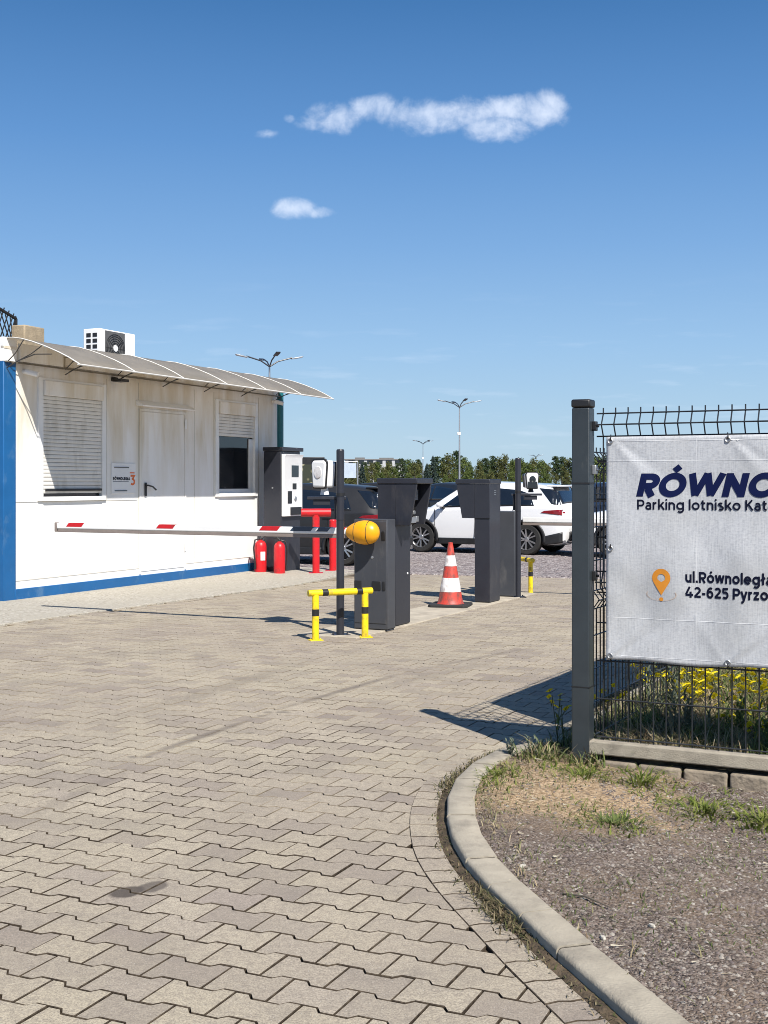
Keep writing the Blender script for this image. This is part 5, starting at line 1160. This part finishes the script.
def side_patch(poly, off_, sgn, mat, name, parent, n=6):
    """thin plate following the flank; polygon in (x,z) given as lower and upper chains"""
    lo, hi = poly; m = MB(); k = 14; vs = []
    x0, x1 = lo[0][0], lo[-1][0]
    for j in range(n+1):
        for i in range(k+1):
            t = i/k; xl = x0+(x1-x0)*t; zl = np.interp(xl, [p[0] for p in lo], [p[1] for p in lo])
            hx0, hx1 = hi[0][0], hi[-1][0]; xh = hx0+(hx1-hx0)*t; zh = np.interp(xh, [p[0] for p in hi], [p[1] for p in hi])
            x = xl+(xh-xl)*j/n; z = zl+(zh-zl)*j/n; vs.append((x, sgn*(side_y(x, z)+off_), z))
    fs = [(j*(k+1)+i, j*(k+1)+i+1, (j+1)*(k+1)+i+1, (j+1)*(k+1)+i) for j in range(n) for i in range(k)]
    m.add(vs, fs); o = m.build(name, mat, parent); s = o.modifiers.new('t', 'SOLIDIFY'); s.thickness = .006; s.offset = 0; return o
def top_patch(x0, x1, w0, w1, mat, name, parent, off_=.006, k=10):
    m = MB(); vs = []
    for i in range(k+1):
        x = x0+(x1-x0)*i/k; wd = w0+(w1-w0)*i/k; zt = interp(CT, x, 3); wt = interp(CT, x, 5)
        for j in range(9):
            y = -wd+2*wd*j/8; a = abs(y); z = np.interp(a, [0, wt*.55, max(wt-.03, wt*.56), wt+.035], [zt+.008, zt, zt-.018, zt-.055]); vs.append((x, y, z+off_))
    m.add(vs, [(i*9+j, i*9+j+1, (i+1)*9+j+1, (i+1)*9+j) for i in range(k) for j in range(8)]); o = m.build(name, mat, parent); s = o.modifiers.new('t', 'SOLIDIFY'); s.thickness = .008; s.offset = 0; return o
_wh = {}
def wheel_meshes():
    t = MB(); t.lathe([(.235, -.105), (.33, -.11), (.352, -.09), (.36, -.05), (.36, .05), (.352, .09), (.33, .11), (.235, .105)], 40, 'y', caps=False); tyre = t.build('tyre', 'rubber')
    r = MB(); r.lathe([(.235, .1), (.245, .112), (.238, .09), (.225, -.09), (.232, -.1)], 40, 'y', caps=False); 
    for k in range(5):
        for s in (-1, 1):
            a = k*2*math.pi/5+s*.13; b = k*2*math.pi/5+s*.24; d1, d2 = (math.cos(a), math.sin(a)), (math.cos(b), math.sin(b))
            px_, pz_ = -d2[1], d2[0]; wd = .016
            r.add([(d1[0]*.04-px_*wd, .095, d1[1]*.04-pz_*wd), (d1[0]*.04+px_*wd, .095, d1[1]*.04+pz_*wd), (d2[0]*.235+px_*wd*.9, .108, d2[1]*.235+pz_*wd*.9), (d2[0]*.235-px_*wd*.9, .108, d2[1]*.235-pz_*wd*.9),
                   (d1[0]*.04-px_*wd, .05, d1[1]*.04-pz_*wd), (d1[0]*.04+px_*wd, .05, d1[1]*.04+pz_*wd), (d2[0]*.235+px_*wd*.9, .06, d2[1]*.235+pz_*wd*.9), (d2[0]*.235-px_*wd*.9, .06, d2[1]*.235-pz_*wd*.9)],
                  [(0, 1, 2, 3), (4, 7, 6, 5), (0, 4, 5, 1), (1, 5, 6, 2), (2, 6, 7, 3), (3, 7, 4, 0)])
    r.lathe([(.001, .108), (.05, .104), (.06, .09), (.06, .03)], 20, 'y'); rim = r.build('rim', 'chrome')
    h = MB(); h.lathe([(.001, .02), (.22, .02), (.22, .0)], 30, 'y'); hub = h.build('brake_disc', 'black')
    ms = (tyre.data, rim.data, hub.data)
    for o in (tyre, rim, hub): bpy.data.objects.remove(o)
    return ms
WM = wheel_meshes()
def make_car(paint, label):
    c = empty('parked_car', (0, 0, 0), 0, label, 'car', 'cars parked on the gravel lot')
    vs, fs = car_body_mesh(); b = MB(); b.add(vs, fs); body = b.build('body', [paint, 'black'], c, ang=28)
    body.data.materials[1] = M['black']
    cut = MB()
    for x in (-1.35, 1.35):
        for s in (-1, 1): cut.lathe([(.405, s*.62), (.405, s*1.1)], 36, 'y', (x, 0, .36))
    co_ = cut.build('cut', ['black', 'black']); co_.data.polygons.foreach_set('material_index', [1]*len(co_.data.polygons))
    md = body.modifiers.new('b', 'BOOLEAN'); md.object = co_; md.operation = 'DIFFERENCE'; md.solver = 'EXACT'
    try: md.material_mode = 'INDEX'
    except Exception: pass
    bpy.context.view_layer.update(); dg = bpy.context.evaluated_depsgraph_get(); me = bpy.data.meshes.new_from_object(body.evaluated_get(dg)); body.modifiers.clear(); body.data = me; bpy.data.objects.remove(co_)
    me.shade_smooth(); me.set_sharp_from_angle(angle=R(28))
    # lower cladding and arches
    for s in (-1, 1):
        side_patch(([(-.93, .215), (.93, .215)], [(-.93, .36), (.93, .36)]), .012, s, 'black', 'sill_trim', body)
        for x in (-1.35, 1.35):
            m = MB(); vs = []; k = 26
            for i in range(k+1):
                a = R(-12+204*i/k)
                for rr_ in (.40, .465):
                    X, Z = x+rr_*math.cos(a), .36+rr_*math.sin(a); X = max(-2.24, min(2.2, X)); vs.append((X, s*(side_y(X, max(Z, .27))+.012), Z))
            m.add(vs, [(2*i, 2*i+1, 2*i+3, 2*i+2) for i in range(k)]); o = m.build('arch_trim', 'black', body); q = o.modifiers.new('t', 'SOLIDIFY'); q.thickness = .02; q.offset = 0
        side_patch(([(-1.52, 1.13), (-1.0, 1.12), (-.02, 1.095), (.86, 1.07)], [(-1.38, 1.40), (-1.1, 1.49), (-.3, 1.555), (.22, 1.54)]), .004, s, 'car_glass', 'side_window', c)
        side_patch(([(-2.11, 1.14), (-1.93, 1.17)], [(-1.97, 1.50), (-1.58, 1.535)]), .006, s, 'car_glass', 'quarter_window', c)
        side_patch(([(-2.2, .29), (-1.78, .235)], [(-2.2, .54), (-1.78, .44)]), .014, s, 'black', 'bumper_trim', body)
        side_patch(([(1.78, .245), (2.16, .31)], [(1.78, .42), (2.18, .46)]), .014, s, 'black', 'bumper_trim', body)
        side_patch(([(-.12, 1.10), (-.04, 1.10)], [(-.14, 1.55), (-.07, 1.55)]), .009, s, 'black', 'door_pillar', c)
        for xd in (.02, -1.0): 
            m = MB(); m.box(xd-.09, xd+.09, s*.925-.012, s*.925+.012, .955, .985); m.build('door_handle', paint, c, bevel=.006)
        m = MB()
        for xd in (.98, -.06, -1.02): m.box(xd-.003, xd+.003, s*.90, s*.9235, .38, 1.03)
        m.build('door_gap', 'black', body)
        m = MB(); m.lathe([(.001, -.11), (.06, -.09), (.085, 0), (.07, .09), (.001, .11)], 16, 'y', (.78, s*1.03, 1.14)); m.v = [(x, y, 1.14+(z-1.14)*.85) for x, y, z in m.v]; m.build('wing_mirror', paint, c)
        m = MB(); m.box(.72, .82, s*.86 if s > 0 else -.97, s*.97 if s > 0 else -.86, 1.05, 1.10); m.build('mirror_arm', 'black', c, bevel=.01)
        side_patch(([(-2.19, .92), (-1.70, .975)], [(-2.17, 1.05), (-1.78, 1.02)]), .008, s, 'tail', 'tail_light', c)
        m = MB(); vs = []
        for i in range(9):
            t = i/8; y = .80-.42*t; 
            for zz in (.905, 1.0): vs.append((-2.262+.0+.05*(1-t)**3+(.035 if zz > .95 else 0), s*y, zz-.01*t))
        m.add(vs, [(2*i, 2*i+1, 2*i+3, 2*i+2) for i in range(8)]); o = m.build('tail_light', 'tail', c); q = o.modifiers.new('t', 'SOLIDIFY'); q.thickness = .02; q.offset = 0
        side_patch(([(1.86, .70), (2.17, .68)], [(1.78, .83), (2.13, .755)]), .008, s, 'clear', 'headlight', c)
    top_patch(.42, 1.10, .60, .72, 'car_glass', 'windscreen', c)
    top_patch(-2.12, -1.87, .62, .57, 'car_glass', 'rear_window', c, off_=.012)
    m = MB(); m.box(-1.99, -1.72, -.58, .58, 1.565, 1.60); m.build('spoiler', paint, c, bevel=.012)
    m = MB(); m.box(-2.335, -2.27, -.62, .62, .33, .55); m.build('rear_bumper', 'black', c, bevel=.03)
    m = MB(); m.box(-2.292, -2.27, -.26, .26, .70, .81); m.build('number_plate', 'white', c, bevel=.004)
    m = MB(); m.box(2.235, 2.29, -.5, .5, .36, .62); m.build('grille', 'black', c, bevel=.03)
    m = MB(); m.tube([(-2.2, .5, .33), (-2.345, .5, .33)], .045, 12); m.tube([(-2.2, -.5, .33), (-2.345, -.5, .33)], .045, 12); m.build('exhaust', 'chrome', c)
    for x in (-1.35, 1.35):
        for s in (-1, 1):
            wt = empty('wheel', (x, s*.80, .36), 0 if s > 0 else math.pi); wt.parent = c
            for nm, me_ in zip(('tyre', 'rim', 'brake_disc'), WM): o = bpy.data.objects.new(nm, me_); COL.objects.link(o); o.parent = wt
    m = MB(); m.box(-1.9, 1.9, -.6, .6, .2, .24); m.build('underbody', 'black', c)
    return c
CD = Vector((-.88, .475, 0)).normalized(); CN = Vector((-CD.y, CD.x, 0))
def car_at(c, rear_wheel, sc=1., direction=CD, z=-.27):
    # rear wheel on the camera side stands at this ground point
    side = Vector((-direction.y, direction.x, 0)); s = 1 if side.y < 0 else -1
    p = Vector((*rear_wheel, 0))+direction*1.35*sc-side*s*.86*sc
    c.location = (p.x, p.y, z); c.rotation_euler = (0, 0, ang(direction)); c.scale = (sc,)*3; return c
cw = make_car('car_white', 'white SUV parked behind the ticket columns, rear toward the fence post'); car_at(cw, G(527, 555.5, -.28))
cdk = make_car('car_dark', 'dark graphite SUV behind the red guards, right beside the kiosk'); car_at(cdk, G(343.5, 566, -.28), .98, Vector((-.93, .36, 0)).normalized())
cbl = make_car('car_blue', 'x')
def again(src, px, d, label, sc=1., direction=CD):
    c = copy_tree(src); c['label'] = label; return car_at(c, ((px-384)/F*d, d), sc, direction)
c2 = copy_tree(cw); c2['label'] = 'white car seen through the wires between fence post and banner'; car_at(c2, G(742, 561, -.28), 1., Vector((-.95, .30, 0)).normalized())
car_at(cbl, ((640-384)/F*36, 36), 1., Vector((-.95, .30, 0)).normalized()); cbl['label'] = 'navy blue car whose roof shows behind the white SUV by the fence post'
again(cdk, 452, 39, 'dark car showing above the bonnet of the white SUV', 1., Vector((-.5, .86, 0)).normalized())
again(cdk, 395, 42, 'black car roof just above the near ticket column', 1.)
again(cbl, 545, 50, 'dark car in the back row behind the roof of the white SUV', 1.)
again(cdk, 700, 45, 'dark car in the back row hidden mostly by the white banner', 1.)

# ------------------------------------------------------------------ street lamps
def lamp():
    l = empty('street_lamp', (0, 0, 0), 0, 'x', 'street lamp', 'tall multi-arm lamps on the car park')
    b_ = MB(); b_.tube([(0, 0, 0), (0, 0, .5), (0, 0, 8.4)], [.11, .09, .05], 10); b_.build('pole', 'galv', l)
    b_ = MB(); b_.box(-.14, .14, -.14, .14, 0, .3); b_.build('base', 'concrete', l, bevel=.02)
    for k in range(4):
        a = k*math.pi/2; cx, cy = math.cos(a), math.sin(a)
        b_ = MB(); b_.tube([(0, 0, 8.3), (cx*.5, cy*.5, 8.62), (cx*1.35, cy*1.35, 8.86)], .04, 8); b_.build('arm', 'anthracite', l)
        b_ = MB(); b_.prism([(1.3, 8.83), (1.95, 8.97), (2.0, 8.93), (1.9, 8.87), (1.3, 8.77)], -.13, .13, 'y'); b_.v = [(x*cx-y*cy, x*cy+y*cx, z) for x, y, z in b_.v]; b_.build('lamp_head', 'anthracite' if k % 2 else 'galv', l, bevel=.02)
    b_ = MB(); b_.box(-.22, .1, -.1, .1, 5.9, 6.15); b_.build('junction_box', 'white', l, bevel=.03)
    return l
lm = lamp(); base_h = 9.0
def lamp_at(o, px, py_top, d, rz, label):
    o.location = ((px-384)/F*d, d, 0); o.rotation_euler = (0, 0, rz); z = H+(HZ-py_top)/F*d+.3; o.location.z = -.3; o.scale = (z/base_h,)*3; o['label'] = label
lamp_at(lm, 459.5, 399.5, 108, R(14), 'tall street lamp right of centre, rising behind the cone')
lamp_at(copy_tree(lm), 269.5, 354.5, 73, R(20), 'street lamp whose arms show above the cabin canopy')
lamp_at(copy_tree(lm), 423, 440, 187, R(32), 'distant street lamp left of the tall central one')
lamp_at(copy_tree(lm), 536, 454.5, 255, R(14), 'most distant street lamp, above the white SUV roof')

# ------------------------------------------------------------------ board and screens near the lot's far side
pb = empty('poster_board', (-1.80, 30, -.28), R(4), 'dark framed poster board with pale blossoms behind the kiosk', 'poster board')
b_ = MB(); b_.box(-.42, .34, 0, .05, .9, 2.3); b_.build('frame', 'black', pb, bevel=.01)
mpo, ntp, bp = nodes('poster_picture'); tcp = N(ntp, 'ShaderNodeTexCoord'); vp = N(ntp, 'ShaderNodeTexVoronoi', i_Scale=5.); ntp.links.new(tcp.outputs['Object'], vp.inputs['Vector'])
ntp.links.new(ramp(ntp, [(.3, (.7, .66, .52)), (.42, (.3, .27, .15)), (.5, (.03, .035, .02))], vp.outputs['Distance']).outputs[0], bp.inputs['Base Color'])
b_ = MB(); b_.box(-.36, .28, -.006, -.0005, 1.0, 2.12); b_.build('picture', mpo, pb)
b_ = MB(); b_.tube([(-.3, .02, 0), (-.3, .02, .9)], .03, 8); b_.build('leg', 'black', pb); b_ = MB(); b_.tube([(.22, .02, 0), (.22, .02, .9)], .03, 8); b_.build('leg', 'black', pb)
wf = empty('wind_screen', ((321-384)/F*33, 33, -.28), R(0), 'light framed screen of pale panels behind the near camera pole', 'screen'); wf.scale = (.9, .9, 1.03)
b_ = MB()
for x in (0, .56, 1.1): b_.tube([(x, 0, 0), (x, 0, 2.18)], .022, 8)
b_.tube([(0, 0, 2.18), (1.1, 0, 2.18)], .015, 6); b_.tube([(0, 0, 1.3), (1.1, 0, 1.3)], .015, 6); b_.build('frame', 'galv', wf)
b_ = MB(); b_.box(.62, 1.06, -.006, .006, 1.75, 2.14); b_.build('panel', mk('pale_panel', (.45, .52, .6), .4), wf)

M['hall_grey'] = mk('pale_hall_wall', (.42, .43, .44), .7)
# ------------------------------------------------------------------ distant hall
hl = empty('distant_hall', (0, 500, 0), 0, 'long low white hall on the horizon behind the left trees', 'building')
b_ = MB(); b_.box(-16, 8, 0, 20, 0, 11.2); b_.build('wall', 'hall_grey', hl); b_ = MB(); b_.box(-16.3, 8.3, -.3, 20.3, 11.2, 11.6); b_.box(-12, -8, 3, 8, 11.6, 12.3); b_.box(-2, 4, 3, 8, 11.6, 12.2); b_.build('roof', 'roofing', hl)
for k in range(6): b_ = MB(); b_.box(-14.5+k*3.8, -12+k*3.8, -.1, -.01, 9.6, 11.2); b_.build('window', 'glass_dark', hl)

# ------------------------------------------------------------------ trees of the far belt
def crown_cards(m, cx, cy, cz, rx, rz_, n, sz, shape='round'):
    for _ in range(n):
        if shape == 'round':
            v = Vector((random.gauss(0, 1), random.gauss(0, 1), random.gauss(0, 1))).normalized()*random.random()**.4; p = Vector((cx+v.x*rx, cy+v.y*rx, cz+v.z*rz_))
        else:
            t = random.random()**1.4; r = rx*(1-t)*random.uniform(.55, 1.1)+.1; a = random.uniform(0, 6.3); p = Vector((cx+r*math.cos(a), cy+r*math.sin(a), cz+rz_*2*t))
        q = Vector((random.gauss(0, 1), random.gauss(0, 1), random.gauss(0, .7))).normalized(); a_ = q.orthogonal().normalized(); b2 = q.cross(a_); s = sz*random.uniform(.5, 1.3)
        m.add([p+a_*s, p+b2*s*.7, p-a_*s*.9, p-b2*s*.6], [(0, 1, 2, 3)])
def tree(kind):
    t = empty('tree' if kind < 3 else 'spruce_tree', (0, 0, 0), 0, 'x', 'tree', 'trees of the belt beyond the car park')
    tr = MB(); cr_ = MB()
    if kind < 3:
        hgt = (7.4, 8.0, 8.4)[kind]; tr.tube([(0, 0, 0), (.1, 0, hgt*.4), (0, .1, hgt*.85)], [.2, .14, .04], 8)
        for k in range(6):
            a = k*1.05+random.random(); z = hgt*(.3+.09*k); l = 1.3*(1-.09*k); tr.tube([(0, 0, z), (l*math.cos(a), l*math.sin(a), z+.7)], [.07, .02], 5)
        if kind == 2:   # pine: open plates of foliage high on the trunk
            for k in range(11): a = k*2.4; z = hgt*(.42+.052*k); l = 1.35*(1-.06*k); crown_cards(cr_, l*.6*math.cos(a), l*.6*math.sin(a), z, .8, .45, 160, .15)
        else:
            for k in range(13): a = k*2.4; z = hgt*(.25+.057*k); l = 1.7*math.sin(math.pi*min(1, (.18+.065*k))); crown_cards(cr_, l*.65*math.cos(a)+random.uniform(-.2, .2), l*.65*math.sin(a), z, random.uniform(.65, 1.05), random.uniform(.6, .95), 170, .155)
    else:
        hgt = 7.6; tr.tube([(0, 0, 0), (0, 0, hgt)], [.17, .02], 8)
        for k in range(17):
            z = .7+k*.4; rr_ = 2.0*(1-(z-.3)/hgt)
            for j in range(max(5, int(9*(1-k/19)))):
                a = j*6.283/max(5, int(9*(1-k/19)))+k*.7+random.uniform(-.2, .2); L = rr_*random.uniform(.75, 1.12)
                for q in range(5): f_ = (q+1)/5; crown_cards(cr_, L*f_*math.cos(a), L*f_*math.sin(a), z-.25*f_, .16+.12*(1-f_), .14, 5, .17)
        crown_cards(cr_, 0, 0, hgt-.3, .12, .35, 20, .12)
    tr.build('trunk', 'bark', t, normals=False); cr_.build('crown', ('crown_green', 'crown_olive', 'crown_pine', 'crown_spruce')[kind], t, smooth=False, normals=False); return t
protos = [tree(k) for k in range(4)]; used = set()
LBL = ['mid green broadleaf tree of the distant belt', 'olive green broadleaf tree of the distant belt', 'dark green pine of the distant belt', 'dark blue-green spruce of the distant belt']
def tree_at(kind, px, d, top_py, label=None):
    o = protos[kind] if kind not in used else copy_tree(protos[kind]); used.add(kind)
    zt = H+(HZ-top_py)/F*d; hh = (8.0, 8.6, 8.5, 7.8)[kind]; s = zt/hh
    o.location = ((px-384)/F*d, d, 0); o.rotation_euler = (0, 0, random.uniform(0, 6.28)); wx = random.uniform(.85, 1.2); o.scale = (s*wx, s*wx, s); o['label'] = label or LBL[kind]; return o
px = 296.
while px < 850:
    left = px < 398
    tp = random.uniform(459, 466) if left else 457+3.5*math.sin(px*.11)+random.gauss(0, 2.6)
    if 398 <= px < 425: tp = random.uniform(456, 463)
    k = random.choice((0, 0, 1, 1, 2) if left else (1, 2, 2, 0, 1))
    tree_at(k, px, random.uniform(185, 215), tp); px += random.uniform(5, 9)
px = 290.
while px < 850: tree_at(random.choice((0, 1, 2)), px, random.uniform(225, 260), random.uniform(460, 468) if px < 398 else random.uniform(456, 466)); px += random.uniform(8, 13)
tree_at(3, 433, 145, 454, 'tall dark blue-green spruce just left of the central street lamp')
tree_at(3, 427, 140, 462, 'smaller dark spruce at the left of the tall spruce')
tree_at(3, 362, 135, 461, 'dark spruce behind the near ticket column, left of its cap')
tree_at(3, 336, 125, 468, 'small dark spruce beside the near camera pole')
tree_at(0, 598, 95, 455, 'nearer mid green tree left beside the fence post')
px = 300
while px < 860: tree_at(random.choice((0, 1)), px, random.uniform(150, 175), random.uniform(468, 474)); px += random.uniform(9, 15)
for k in range(4):
    if k not in used: 
        for ch in list(protos[k].children): bpy.data.objects.remove(ch)
        bpy.data.objects.remove(protos[k])
print('objects', len(bpy.data.objects))
